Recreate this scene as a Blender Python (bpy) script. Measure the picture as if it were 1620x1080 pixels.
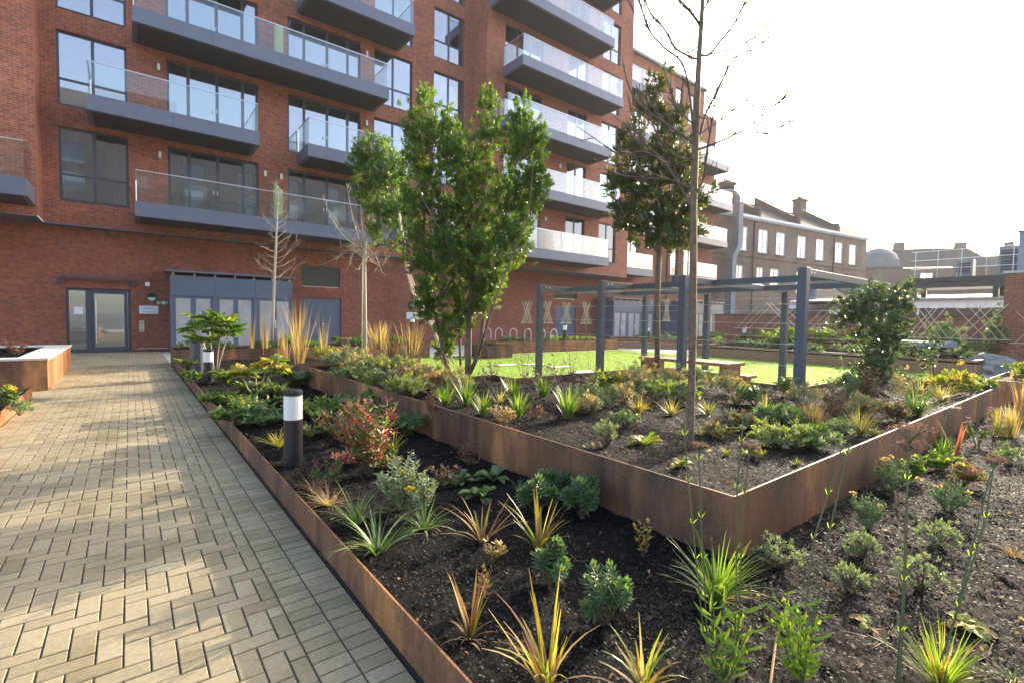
import bpy, math, random
import numpy as np
from mathutils import Vector, noise
R_ = random.Random(7)
scene = bpy.context.scene
for o in list(bpy.data.objects): bpy.data.objects.remove(o)
# ------------------------------------------------------------------ camera
FPX = 770.69
YAW, PIT, ROL = math.radians(38.1373), math.radians(-2.6725), math.radians(1.0289)
CAM = Vector((0, 0, 1.55))
FW = Vector((math.sin(YAW)*math.cos(PIT), math.cos(YAW)*math.cos(PIT), math.sin(PIT)))
_r0 = Vector((math.cos(YAW), -math.sin(YAW), 0)); _u0 = _r0.cross(FW)
RT = _r0*math.cos(ROL) + _u0*math.sin(ROL)
UP = -_r0*math.sin(ROL) + _u0*math.cos(ROL)
cd = bpy.data.cameras.new('camera'); cam = bpy.data.objects.new('camera', cd)
scene.collection.objects.link(cam); scene.camera = cam
cd.sensor_width = 36; cd.lens = FPX*36/1620; cd.clip_end = 3000; cd.clip_start = 0.05
from mathutils import Matrix
cam.matrix_world = Matrix(((RT.x, UP.x, -FW.x, 0), (RT.y, UP.y, -FW.y, 0), (RT.z, UP.z, -FW.z, CAM.z), (0, 0, 0, 1)))
# ------------------------------------------------------------------ world, sun, exposure
SUN_AZ, SUN_EL = math.radians(80.5), math.radians(19.5)
w = bpy.data.worlds.new('World'); scene.world = w; w.use_nodes = True
nt = w.node_tree; bg = nt.nodes['Background']
sky = nt.nodes.new('ShaderNodeTexSky'); sky.sky_type = 'NISHITA'; sky.sun_disc = False
sky.sun_elevation = SUN_EL; sky.sun_rotation = SUN_AZ
sky.air_density = 1.0; sky.dust_density = 4.0; sky.ozone_density = 1.0
nt.links.new(sky.outputs[0], bg.inputs[0]); bg.inputs[1].default_value = 0.15
sl = bpy.data.lights.new('sun', 'SUN'); sl.energy = 2.1; sl.angle = math.radians(0.6); sl.color = (1, 0.87, 0.66)
so = bpy.data.objects.new('sun', sl); scene.collection.objects.link(so)
sd = Vector((math.sin(SUN_AZ)*math.cos(SUN_EL), math.cos(SUN_AZ)*math.cos(SUN_EL), math.sin(SUN_EL)))
so.rotation_euler = (-sd).to_track_quat('-Z', 'Y').to_euler(); so.location = (60, 10, 30)
vs = scene.view_settings; vs.view_transform = 'Standard'; vs.look = 'None'; vs.exposure = 2.35; vs.gamma = 1
scene.render.engine = 'CYCLES'
scene.cycles.max_bounces = 8; scene.cycles.transparent_max_bounces = 16

# ------------------------------------------------------------------ helpers
def ray(x, y): return (FW*FPX + RT*(x-810) + UP*(540-y)).normalized()
def G(x, y, z=0.0):                       # the point of a level surface seen at a place of the photo
    d = ray(x, y); return CAM + d*((z-CAM.z)/d.z)
def PD(x, y, D):                          # a point at forward distance D
    d = ray(x, y); return CAM + d*(D/d.dot(FW))
def DEP(p): return (p-CAM).dot(FW)

ORG = {}
def V(*a): return Vector(a)
class MB:
    def __init__(s): s.v = []; s.f = []; s.m = []
    def face(s, pts, mi=0):
        n = len(s.v); s.v.extend([tuple(q) for q in pts]); s.f.append(tuple(range(n, n+len(pts)))); s.m.append(mi)
    def box(s, x0, x1, y0, y1, z0, z1, mi=0, ch=0.0):
        n = len(s.v)
        if ch <= 0:
            s.v += [(x0,y0,z0),(x1,y0,z0),(x1,y1,z0),(x0,y1,z0),(x0,y0,z1),(x1,y0,z1),(x1,y1,z1),(x0,y1,z1)]
            for q in ((3,2,1,0),(4,5,6,7),(0,1,5,4),(1,2,6,5),(2,3,7,6),(3,0,4,7)):
                s.f.append(tuple(n+i for i in q)); s.m.append(mi)
        else:
            c = ch
            s.v += [(x0,y0,z0),(x1,y0,z0),(x1,y1,z0),(x0,y1,z0),(x0,y0,z1-c),(x1,y0,z1-c),(x1,y1,z1-c),(x0,y1,z1-c),
                    (x0+c,y0+c,z1),(x1-c,y0+c,z1),(x1-c,y1-c,z1),(x0+c,y1-c,z1)]
            for q in ((3,2,1,0),(8,9,10,11),(0,1,5,4),(1,2,6,5),(2,3,7,6),(3,0,4,7),(4,5,9,8),(5,6,10,9),(6,7,11,10),(7,4,8,11)):
                s.f.append(tuple(n+i for i in q)); s.m.append(mi)
    def obox(s, c, ax, ay, hx, hy, z0, z1, mi=0):      # box turned in plan: centre, unit axes, half sizes
        n = len(s.v)
        for z in (z0, z1):
            for a, b in ((-1,-1),(1,-1),(1,1),(-1,1)):
                q = c + ax*hx*a + ay*hy*b; s.v.append((q.x, q.y, z))
        for q in ((3,2,1,0),(4,5,6,7),(0,1,5,4),(1,2,6,5),(2,3,7,6),(3,0,4,7)):
            s.f.append(tuple(n+i for i in q)); s.m.append(mi)
    def tube(s, pts, rad, n=6, mi=0, cap=True):
        pts = [Vector(q) for q in pts]
        if not hasattr(rad, '__len__'): rad = [rad]*len(pts)
        base = len(s.v); ref = None
        for i, q in enumerate(pts):
            t = (pts[min(i+1, len(pts)-1)] - pts[max(i-1, 0)])
            if t.length < 1e-9: t = Vector((0,0,1))
            t.normalize()
            if ref is None:
                a = Vector((1,0,0)) if abs(t.x) < 0.8 else Vector((0,1,0)); ref = t.cross(a).normalized()
            ref = (ref - t*ref.dot(t))
            if ref.length < 1e-6: ref = t.orthogonal()
            ref.normalize(); b = t.cross(ref)
            for k in range(n):
                an = 2*math.pi*k/n
                s.v.append(tuple(q + (ref*math.cos(an) + b*math.sin(an))*rad[i]))
        for i in range(len(pts)-1):
            for k in range(n):
                a = base+i*n+k; b2 = base+i*n+(k+1) % n
                s.f.append((a, b2, b2+n, a+n)); s.m.append(mi)
        if cap:
            s.f.append(tuple(base+k for k in reversed(range(n)))); s.m.append(mi)
            e = base+(len(pts)-1)*n; s.f.append(tuple(e+k for k in range(n))); s.m.append(mi)
    def lathe(s, c, prof, n=20, mi=0):                  # profile of (radius, z)
        base = len(s.v)
        for r, z in prof:
            for k in range(n):
                a = 2*math.pi*k/n; s.v.append((c[0]+r*math.cos(a), c[1]+r*math.sin(a), c[2]+z))
        for i in range(len(prof)-1):
            for k in range(n):
                a = base+i*n+k; b = base+i*n+(k+1) % n
                s.f.append((a, b, b+n, a+n)); s.m.append(mi)
        e = base+(len(prof)-1)*n; s.f.append(tuple(e+k for k in range(n))); s.m.append(mi)
        s.f.append(tuple(base+k for k in reversed(range(n)))); s.m.append(mi)
    def prism(s, poly, z0, z1, mi=0):                   # plan polygon, counter-clockwise
        n = len(s.v); k = len(poly)
        for z in (z0, z1): s.v += [(q[0], q[1], z) for q in poly]
        s.f.append(tuple(n+i for i in reversed(range(k)))); s.f.append(tuple(n+k+i for i in range(k))); s.m += [mi, mi]
        for i in range(k):
            j = (i+1) % k; s.f.append((n+i, n+j, n+k+j, n+k+i)); s.m.append(mi)
    def leaf(s, p, d, side, L, W, mi=0, fold=0.25, bend=0.15):
        d = d.normalized(); side = (side - d*side.dot(d))
        if side.length < 1e-6: side = d.orthogonal()
        side.normalize(); nn = d.cross(side)
        m1 = p + d*L*0.35; m2 = p + d*L*0.72 - nn*L*bend*0.4; t = p + d*L - nn*L*bend
        n = len(s.v); u = nn*W*fold
        s.v += [tuple(p), tuple(m1+side*W*0.5+u), tuple(m2+side*W*0.38+u), tuple(t), tuple(m2-side*W*0.38+u), tuple(m1-side*W*0.5+u)]
        s.f += [(n, n+1, n+2, n+3), (n, n+3, n+4, n+5)]; s.m += [mi, mi]
    def blade(s, p, az, L, W, lean, curve, mi=0, n=4, tip=0.0):
        h = Vector((math.cos(az), math.sin(az), 0)); sd_ = Vector((-math.sin(az), math.cos(az), 0))
        base = len(s.v); q = Vector(p); a = lean
        for i in range(n+1):
            t = i/n; ww = W*(1-t)**0.7*0.5 if i < n else W*0.04
            if i == 0: ww = W*0.35
            s.v += [tuple(q - sd_*ww), tuple(q + sd_*ww)]
            q = q + (h*math.sin(a) + Vector((0,0,1))*math.cos(a))*(L/n); a += curve/n
        for i in range(n):
            b = base+2*i; s.f.append((b, b+1, b+3, b+2)); s.m.append(mi)

def mesh(name, mb, mats, origin=Vector((0,0,0)), smooth=False):
    me = bpy.data.meshes.new(name)
    v = np.array(mb.v, dtype=float) - np.array(origin) if len(mb.v) else np.zeros((0,3))
    me.from_pydata(v.tolist(), [], mb.f)
    if not isinstance(mats, (list, tuple)): mats = [mats]
    for m in mats: me.materials.append(m)
    if len(mats) > 1: me.polygons.foreach_set('material_index', mb.m)
    if smooth: me.polygons.foreach_set('use_smooth', [True]*len(me.polygons))
    me.update(); return me
def obj(name, mb, mats, parent=None, smooth=False, label=None, loc=None):
    org = ORG[parent.name] if parent else (Vector(loc) if loc is not None else Vector((0,0,0)))
    o = bpy.data.objects.new(name, mesh(name, mb, mats, org, smooth)); scene.collection.objects.link(o)
    if parent: o.parent = parent
    elif loc is not None: o.location = loc
    ORG[o.name] = org
    if label: o['label'] = label
    return o
def tag(o, label, cat, group=None):
    o['label'] = label; o['category'] = cat
    if group: o['group'] = group
    return o
def thing(name, loc, label, cat, group=None):
    o = bpy.data.objects.new(name, None); scene.collection.objects.link(o)
    o.location = loc; o.empty_display_size = 0.1; ORG[o.name] = Vector(loc)
    return tag(o, label, cat, group)
def struct(name, mb, mats, smooth=False):
    o = obj(name, mb, mats, smooth=smooth); o['kind'] = 'structure'; return o
def dup(o, loc, label=None):
    def cp(a, par):
        c = a.copy(); scene.collection.objects.link(c)
        if par: c.parent = par
        for ch in a.children: cp(ch, c)
        return c
    r = cp(o, None); r.location = loc; ORG[r.name] = Vector(loc)
    if label: r['label'] = label
    return r

# ------------------------------------------------------------------ materials
def nodes(name):
    m = bpy.data.materials.new(name); m.use_nodes = True; t = m.node_tree
    return m, t, t.nodes['Principled BSDF'], t.nodes, t.links
def ramp(N, pts):
    r = N.new('ShaderNodeValToRGB'); e = r.color_ramp.elements
    while len(e) > 1: e.remove(e[-1])
    e[0].position = pts[0][0]; e[0].color = (*pts[0][1], 1)
    for p, c in pts[1:]:
        x = e.new(p); x.color = (*c, 1)
    return r
def wpos(N): return N.new('ShaderNodeNewGeometry').outputs['Position']
def noise_n(N, L, vec, scale, detail=4, rough=0.6):
    n = N.new('ShaderNodeTexNoise'); n.inputs['Scale'].default_value = scale; n.inputs['Detail'].default_value = detail
    n.inputs['Roughness'].default_value = rough; L.new(vec, n.inputs['Vector']); return n
def bump(N, L, hgt, p, s=0.3, d=0.02):
    b = N.new('ShaderNodeBump'); b.inputs['Strength'].default_value = s; b.inputs['Distance'].default_value = d
    L.new(hgt, b.inputs['Height']); L.new(b.outputs[0], p.inputs['Normal'])
def mixc(N, L, a, b, fac, mode='MIX'):
    x = N.new('ShaderNodeMix'); x.data_type = 'RGBA'; x.blend_type = mode
    for k, s in ((6, a), (7, b), (0, fac)):
        if hasattr(s, 'is_linked'): L.new(s, x.inputs[k])
        elif k == 0: x.inputs[0].default_value = s
        else: x.inputs[k].default_value = (*s, 1)
    return x.outputs[2]
def plain(name, c, rough=0.5, metal=0.0, var=0.12, scale=6, spec=0.5):
    m, t, p, N, L = nodes(name)
    n = noise_n(N, L, wpos(N), scale, 5)
    r = ramp(N, [(0.3, tuple(x*(1-var) for x in c)), (0.7, tuple(min(1, x*(1+var)) for x in c))])
    L.new(n.outputs[0], r.inputs[0]); L.new(r.outputs[0], p.inputs['Base Color'])
    p.inputs['Roughness'].default_value = rough; p.inputs['Metallic'].default_value = metal
    p.inputs['Specular IOR Level'].default_value = spec
    return m
def brick(name, c1, c2, mortar, bw=0.225, bh=0.075, msize=0.011, dirt=(0.75, 1.1), dirts=0.35, sz=None):
    m, t, p, N, L = nodes(name)
    pos = wpos(N); sx = N.new('ShaderNodeSeparateXYZ'); L.new(pos, sx.inputs[0])
    ad = N.new('ShaderNodeMath'); L.new(sx.outputs[0], ad.inputs[0]); L.new(sx.outputs[1], ad.inputs[1])
    cb = N.new('ShaderNodeCombineXYZ'); L.new(ad.outputs[0], cb.inputs[0]); L.new(sx.outputs[2], cb.inputs[1])
    b = N.new('ShaderNodeTexBrick'); L.new(cb.outputs[0], b.inputs['Vector'])
    b.inputs['Scale'].default_value = 1; b.inputs['Brick Width'].default_value = bw; b.inputs['Row Height'].default_value = bh
    b.inputs['Mortar Size'].default_value = msize; b.inputs['Mortar Smooth'].default_value = 0.2; b.inputs['Bias'].default_value = -0.1
    b.inputs['Color1'].default_value = (*c1, 1); b.inputs['Color2'].default_value = (*c2, 1); b.inputs['Mortar'].default_value = (*mortar, 1)
    n = noise_n(N, L, pos, dirts, 6, 0.65)
    r = ramp(N, [(0.3, (dirt[0],)*3), (0.7, (dirt[1],)*3)]); L.new(n.outputs[0], r.inputs[0])
    n2 = noise_n(N, L, cb.outputs[0], 7, 3); r2 = ramp(N, [(0.3, (0.72,)*3), (0.7, (1.22,)*3)]); L.new(n2.outputs[0], r2.inputs[0])
    c = mixc(N, L, b.outputs['Color'], r.outputs[0], 1.0, 'MULTIPLY'); c = mixc(N, L, c, r2.outputs[0], 1.0, 'MULTIPLY')
    L.new(c, p.inputs['Base Color']); p.inputs['Roughness'].default_value = 0.85; p.inputs['Specular IOR Level'].default_value = 0.25
    bump(N, L, b.outputs['Fac'], p, -0.4, 0.008)
    return m
def corten(name, base=(0.145, 0.069, 0.038), hi=(0.40, 0.18, 0.065), lo=(0.058, 0.037, 0.029)):
    m, t, p, N, L = nodes(name)
    pos = wpos(N); mp = N.new('ShaderNodeMapping'); mp.inputs['Scale'].default_value = (1, 1, 0.35); L.new(pos, mp.inputs[0])
    n = noise_n(N, L, mp.outputs[0], 1.5, 9, 0.68)
    r = ramp(N, [(0.36, lo), (0.47, base), (0.54, tuple(x*1.25 for x in base)), (0.63, hi)]); L.new(n.outputs[0], r.inputs[0])
    n2 = noise_n(N, L, pos, 60, 4); r2 = ramp(N, [(0.3, (0.75,)*3), (0.7, (1.2,)*3)]); L.new(n2.outputs[0], r2.inputs[0])
    mp2 = N.new('ShaderNodeMapping'); mp2.inputs['Scale'].default_value = (9, 9, 0.5); L.new(pos, mp2.inputs[0])
    n3 = noise_n(N, L, mp2.outputs[0], 1.6, 3); r3 = ramp(N, [(0.35, (0.86,)*3), (0.65, (1.12,)*3)]); L.new(n3.outputs[0], r3.inputs[0])
    c = mixc(N, L, r.outputs[0], r2.outputs[0], 1.0, 'MULTIPLY'); c = mixc(N, L, c, r3.outputs[0], 1.0, 'MULTIPLY')
    g_ = N.new('ShaderNodeNewGeometry'); r4 = ramp(N, [(0, (0.72,0.74,0.78)), (1, (1.25,1.2,1.15))]); L.new(g_.outputs['Random Per Island'], r4.inputs[0]); c = mixc(N, L, c, r4.outputs[0], 1.0, 'MULTIPLY')
    L.new(c, p.inputs['Base Color']); p.inputs['Roughness'].default_value = 0.62; p.inputs['Specular IOR Level'].default_value = 0.4
    bump(N, L, n2.outputs[0], p, 0.15, 0.004)
    return m
def leafm(name, cols, rough=0.45, trans=0.35, spec=0.4, back=None):
    m, t, p, N, L = nodes(name)
    g = N.new('ShaderNodeNewGeometry'); k = len(cols)
    r = ramp(N, [(i/max(1, k-1), c) for i, c in enumerate(cols)]); L.new(g.outputs['Random Per Island'], r.inputs[0])
    col = r.outputs[0]
    if back:
        bm_ = N.new('ShaderNodeMath'); bm_.operation = 'MULTIPLY'; bm_.inputs[1].default_value = 0.45; L.new(g.outputs['Backfacing'], bm_.inputs[0])
        col = mixc(N, L, r.outputs[0], back, bm_.outputs[0])
    L.new(col, p.inputs['Base Color']); p.inputs['Roughness'].default_value = rough; p.inputs['Specular IOR Level'].default_value = spec
    tr = N.new('ShaderNodeBsdfTranslucent')
    tc = mixc(N, L, col, (1.6, 1.6, 0.8), 1.0, 'MULTIPLY'); L.new(tc, tr.inputs[0])
    mx = N.new('ShaderNodeMixShader'); mx.inputs[0].default_value = trans
    L.new(p.outputs[0], mx.inputs[1]); L.new(tr.outputs[0], mx.inputs[2])
    L.new(mx.outputs[0], N['Material Output'].inputs[0]); return m
def window_glass(name, tint, fac):
    m, t, p, N, L = nodes(name)
    pos = wpos(N); n0 = noise_n(N, L, pos, 0.25, 2); r = ramp(N, [(0.4, tuple(x*0.5 for x in tint)), (0.6, tint)]); L.new(n0.outputs[0], r.inputs[0])
    L.new(r.outputs[0], p.inputs['Base Color']); p.inputs['Roughness'].default_value = 0.4
    gl = N.new('ShaderNodeBsdfGlossy'); gl.inputs[0].default_value = (0.98, 0.93, 0.96, 1); gl.inputs[1].default_value = 0.015
    lw = N.new('ShaderNodeFresnel'); lw.inputs[0].default_value = 1.6
    ad = N.new('ShaderNodeMath'); ad.inputs[1].default_value = fac; L.new(lw.outputs[0], ad.inputs[0]); ad.use_clamp = True
    n = noise_n(N, L, pos, 0.5, 0); b = N.new('ShaderNodeBump'); b.inputs['Strength'].default_value = 0.015; b.inputs['Distance'].default_value = 0.05
    L.new(n.outputs[0], b.inputs['Height']); L.new(b.outputs[0], gl.inputs['Normal'])
    tp = N.new('ShaderNodeBsdfTransparent'); tp.inputs[0].default_value = (0.62, 0.66, 0.66, 1)
    m0 = N.new('ShaderNodeMixShader'); m0.inputs[0].default_value = 0.85; L.new(p.outputs[0], m0.inputs[1]); L.new(tp.outputs[0], m0.inputs[2])
    mx = N.new('ShaderNodeMixShader'); L.new(ad.outputs[0], mx.inputs[0]); L.new(m0.outputs[0], mx.inputs[1]); L.new(gl.outputs[0], mx.inputs[2])
    L.new(mx.outputs[0], N['Material Output'].inputs[0]); return m
def clear_glass(name, fac=0.1, tint=(0.92, 0.955, 0.95)):
    m, t, p, N, L = nodes(name)
    tp = N.new('ShaderNodeBsdfTransparent'); tp.inputs[0].default_value = (*tint, 1)
    gl = N.new('ShaderNodeBsdfGlossy'); gl.inputs[1].default_value = 0.02; gl.inputs[0].default_value = (1, 0.95, 0.96, 1)
    fr = N.new('ShaderNodeFresnel'); fr.inputs[0].default_value = 1.45
    ad = N.new('ShaderNodeMath'); ad.operation = 'MULTIPLY_ADD'; ad.inputs[1].default_value = 0.32; ad.inputs[2].default_value = fac; ad.use_clamp = True; L.new(fr.outputs[0], ad.inputs[0])
    mx = N.new('ShaderNodeMixShader'); L.new(ad.outputs[0], mx.inputs[0]); L.new(tp.outputs[0], mx.inputs[1]); L.new(gl.outputs[0], mx.inputs[2])
    L.new(mx.outputs[0], N['Material Output'].inputs[0]); return m
def wood(name, c1, c2, scale=(1, 14, 14)):
    m, t, p, N, L = nodes(name)
    mp = N.new('ShaderNodeMapping'); mp.inputs['Scale'].default_value = scale; L.new(wpos(N), mp.inputs[0])
    n = noise_n(N, L, mp.outputs[0], 3, 6, 0.7); r = ramp(N, [(0.3, c1), (0.7, c2)]); L.new(n.outputs[0], r.inputs[0])
    L.new(r.outputs[0], p.inputs['Base Color']); p.inputs['Roughness'].default_value = 0.65
    bump(N, L, n.outputs[0], p, 0.2, 0.004); return m
def bark(name, c1, c2, sc=30):
    m, t, p, N, L = nodes(name)
    mp = N.new('ShaderNodeMapping'); mp.inputs['Scale'].default_value = (1, 1, 0.5); L.new(wpos(N), mp.inputs[0])
    n = noise_n(N, L, mp.outputs[0], sc, 6, 0.7); r = ramp(N, [(0.3, c1), (0.7, c2)]); L.new(n.outputs[0], r.inputs[0])
    L.new(r.outputs[0], p.inputs['Base Color']); p.inputs['Roughness'].default_value = 0.75
    bump(N, L, n.outputs[0], p, 0.5, 0.01); return m
def islandm(name, cols, rough=0.85, sc=40, spec=0.5):
    m, t, p, N, L = nodes(name); p.inputs['Specular IOR Level'].default_value = spec
    g = N.new('ShaderNodeNewGeometry'); r = ramp(N, [(i/max(1, len(cols)-1), c) for i, c in enumerate(cols)])
    L.new(g.outputs['Random Per Island'], r.inputs[0])
    n = noise_n(N, L, g.outputs['Position'], sc, 6, 0.7); r2 = ramp(N, [(0.3, (0.78,)*3), (0.7, (1.15,)*3)]); L.new(n.outputs[0], r2.inputs[0])
    n3 = noise_n(N, L, g.outputs['Position'], 1.1, 4); r3 = ramp(N, [(0.32, (0.66,0.68,0.6)), (0.48, (0.95,)*3), (0.7, (1.1,)*3)]); L.new(n3.outputs[0], r3.inputs[0])
    c = mixc(N, L, r.outputs[0], r2.outputs[0], 1.0, 'MULTIPLY'); c = mixc(N, L, c, r3.outputs[0], 1.0, 'MULTIPLY')
    L.new(c, p.inputs['Base Color']); p.inputs['Roughness'].default_value = rough; bump(N, L, n.outputs[0], p, 0.25, 0.004)
    return m
def soilm(name):
    m, t, p, N, L = nodes(name); pos = wpos(N)
    n = noise_n(N, L, pos, 55, 8, 0.75); r = ramp(N, [(0.3, (0.003, 0.0028, 0.0032)), (0.55, (0.007, 0.0062, 0.0068)), (0.75, (0.026, 0.022, 0.0215))]); L.new(n.outputs[0], r.inputs[0])
    n2 = noise_n(N, L, pos, 2.5, 4); r2 = ramp(N, [(0.3, (0.7,)*3), (0.7, (1.3,)*3)]); L.new(n2.outputs[0], r2.inputs[0])
    L.new(mixc(N, L, r.outputs[0], r2.outputs[0], 1.0, 'MULTIPLY'), p.inputs['Base Color'])
    p.inputs['Roughness'].default_value = 0.85; p.inputs['Specular IOR Level'].default_value = 0.12
    bump(N, L, n.outputs[0], p, 1.0, 0.03); return m

M = dict(
 brick=brick('red_brick', (0.43,0.115,0.06), (0.24,0.068,0.043), (0.37,0.225,0.165)),
 brickbase=brick('base_brick', (0.37,0.105,0.06), (0.23,0.068,0.045), (0.22,0.115,0.085), msize=0.015),
 brickold=brick('old_brown_brick', (0.25,0.15,0.11), (0.175,0.10,0.078), (0.29,0.225,0.18), dirt=(0.6,1.15), dirts=0.5),
 brickdark=brick('dark_brown_brick', (0.14,0.09,0.07), (0.09,0.06,0.05), (0.17,0.13,0.11)),
 brickpier=brick('orange_brick', (0.33,0.105,0.06), (0.23,0.07,0.045), (0.32,0.2,0.15)),
 brickred=brick('lintel_brick', (0.30,0.08,0.05), (0.25,0.07,0.045), (0.25,0.12,0.09), bw=0.075, bh=0.225),
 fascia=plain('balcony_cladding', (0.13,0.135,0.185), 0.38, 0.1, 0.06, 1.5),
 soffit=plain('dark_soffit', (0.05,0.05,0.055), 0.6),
 frame=plain('grey_frame', (0.065,0.07,0.095), 0.4, 0.0, 0.08),
 door=plain('slate_door_paint', (0.10,0.117,0.165), 0.42, 0.0, 0.06, 2),
 doorpanel=plain('mesh_door_panel', (0.34,0.325,0.32), 0.5, 0.0, 0.14, 3),
 pane=window_glass('window_pane', (0.035,0.04,0.045), 0.30),
 panelow=window_glass('lower_window_pane', (0.05,0.05,0.048), 0.12),
 doorglass=window_glass('entrance_glass', (0.03,0.03,0.028), 0.10),
 glass=clear_glass('balustrade_glass', 0.04),
 frost=leafm('frosted_glass', [(0.6,0.68,0.70),(0.6,0.68,0.70)], 0.3, 0.45),
 rail=plain('steel_rail', (0.62,0.63,0.65), 0.3, 0.8, 0.05),
 white=plain('white_paint', (0.78,0.78,0.76), 0.5, 0, 0.05),
 stone=plain('white_stone_coping', (0.52,0.50,0.46), 0.7, 0, 0.10, 4),
 black=plain('black_metal', (0.025,0.026,0.03), 0.4, 0.2, 0.1),
 pergola=plain('pergola_paint', (0.085,0.092,0.115), 0.55, 0.0, 0.1, 3, 0.3),
 rust=corten('weathered_steel'),
 rustlit=corten('orange_lit_weathered_steel', (0.22,0.095,0.04), (0.34,0.16,0.065), (0.13,0.06,0.032)),  # brighter copy of the weathered steel, with light put into its colour
 wood=wood('hardwood_boards', (0.22,0.10,0.045), (0.36,0.185,0.09)),
 cedar=wood('vertical_cedar', (0.27,0.14,0.075), (0.40,0.22,0.12), (9, 9, 1)),
 paver=islandm('paving_blocks', [(0.275,0.22,0.128),(0.335,0.275,0.165),(0.29,0.235,0.14),(0.36,0.295,0.185),(0.25,0.2,0.115),(0.32,0.265,0.165)]),
 sand=plain('joint_sand', (0.14,0.112,0.07), 0.95, 0, 0.3, 60),
 paving=plain('pale_paving', (0.46,0.44,0.40), 0.85, 0, 0.12, 2),
 asphalt=plain('asphalt', (0.06,0.06,0.06), 0.9, 0, 0.2, 3),
 soil=soilm('dark_soil'),
 chip=islandm('bark_chips', [(0.006,0.005,0.005),(0.014,0.011,0.010),(0.03,0.023,0.019),(0.01,0.008,0.008),(0.075,0.06,0.05)], 0.7, 90, 0.25),
 slate=plain('roof_slate', (0.07,0.066,0.06), 0.95, 0, 0.35, 5, 0.08),
 lead=plain('lead_dome', (0.09,0.10,0.105), 0.5, 0.1, 0.15, 1),
 rock=plain('boulder_stone', (0.26,0.25,0.225), 0.9, 0, 0.45, 5),
 bluegrey=plain('blue_grey_cladding', (0.28,0.31,0.37), 0.5, 0, 0.05),
 galv=plain('galvanised_duct', (0.19,0.21,0.235), 0.6, 0.1, 0.12, 3),
 barkpale=bark('pale_bark', (0.30,0.24,0.17), (0.52,0.45,0.35)),
 barkgrey=bark('grey_brown_bark', (0.06,0.038,0.024), (0.25,0.165,0.10), 34),
 twig=bark('bare_twig', (0.05,0.03,0.025), (0.16,0.105,0.08)),
 twigpale=bark('pale_twig', (0.34,0.26,0.18), (0.55,0.45,0.33)),
 room=plain('room_plaster', (0.5,0.49,0.47), 0.9, 0, 0.05), curtain=plain('pale_curtain', (0.7,0.69,0.66), 0.9, 0, 0.08, 9),
 cane=plain('bamboo_cane', (0.58,0.48,0.35), 0.6, 0, 0.1),
 sign=plain('sign_white', (0.66,0.66,0.72), 0.4, 0, 0.03), ink=plain('sign_ink', (0.12,0.13,0.25), 0.6),
 inkred=plain('sign_red_ink', (0.5,0.2,0.17), 0.6), green=plain('exit_sign_green', (0.04,0.27,0.16), 0.4),
 lens=plain('lamp_lens', (0.5,0.66,0.64), 0.25), brass=plain('brushed_steel_plate', (0.62,0.58,0.47), 0.35, 0.6),
)
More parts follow.
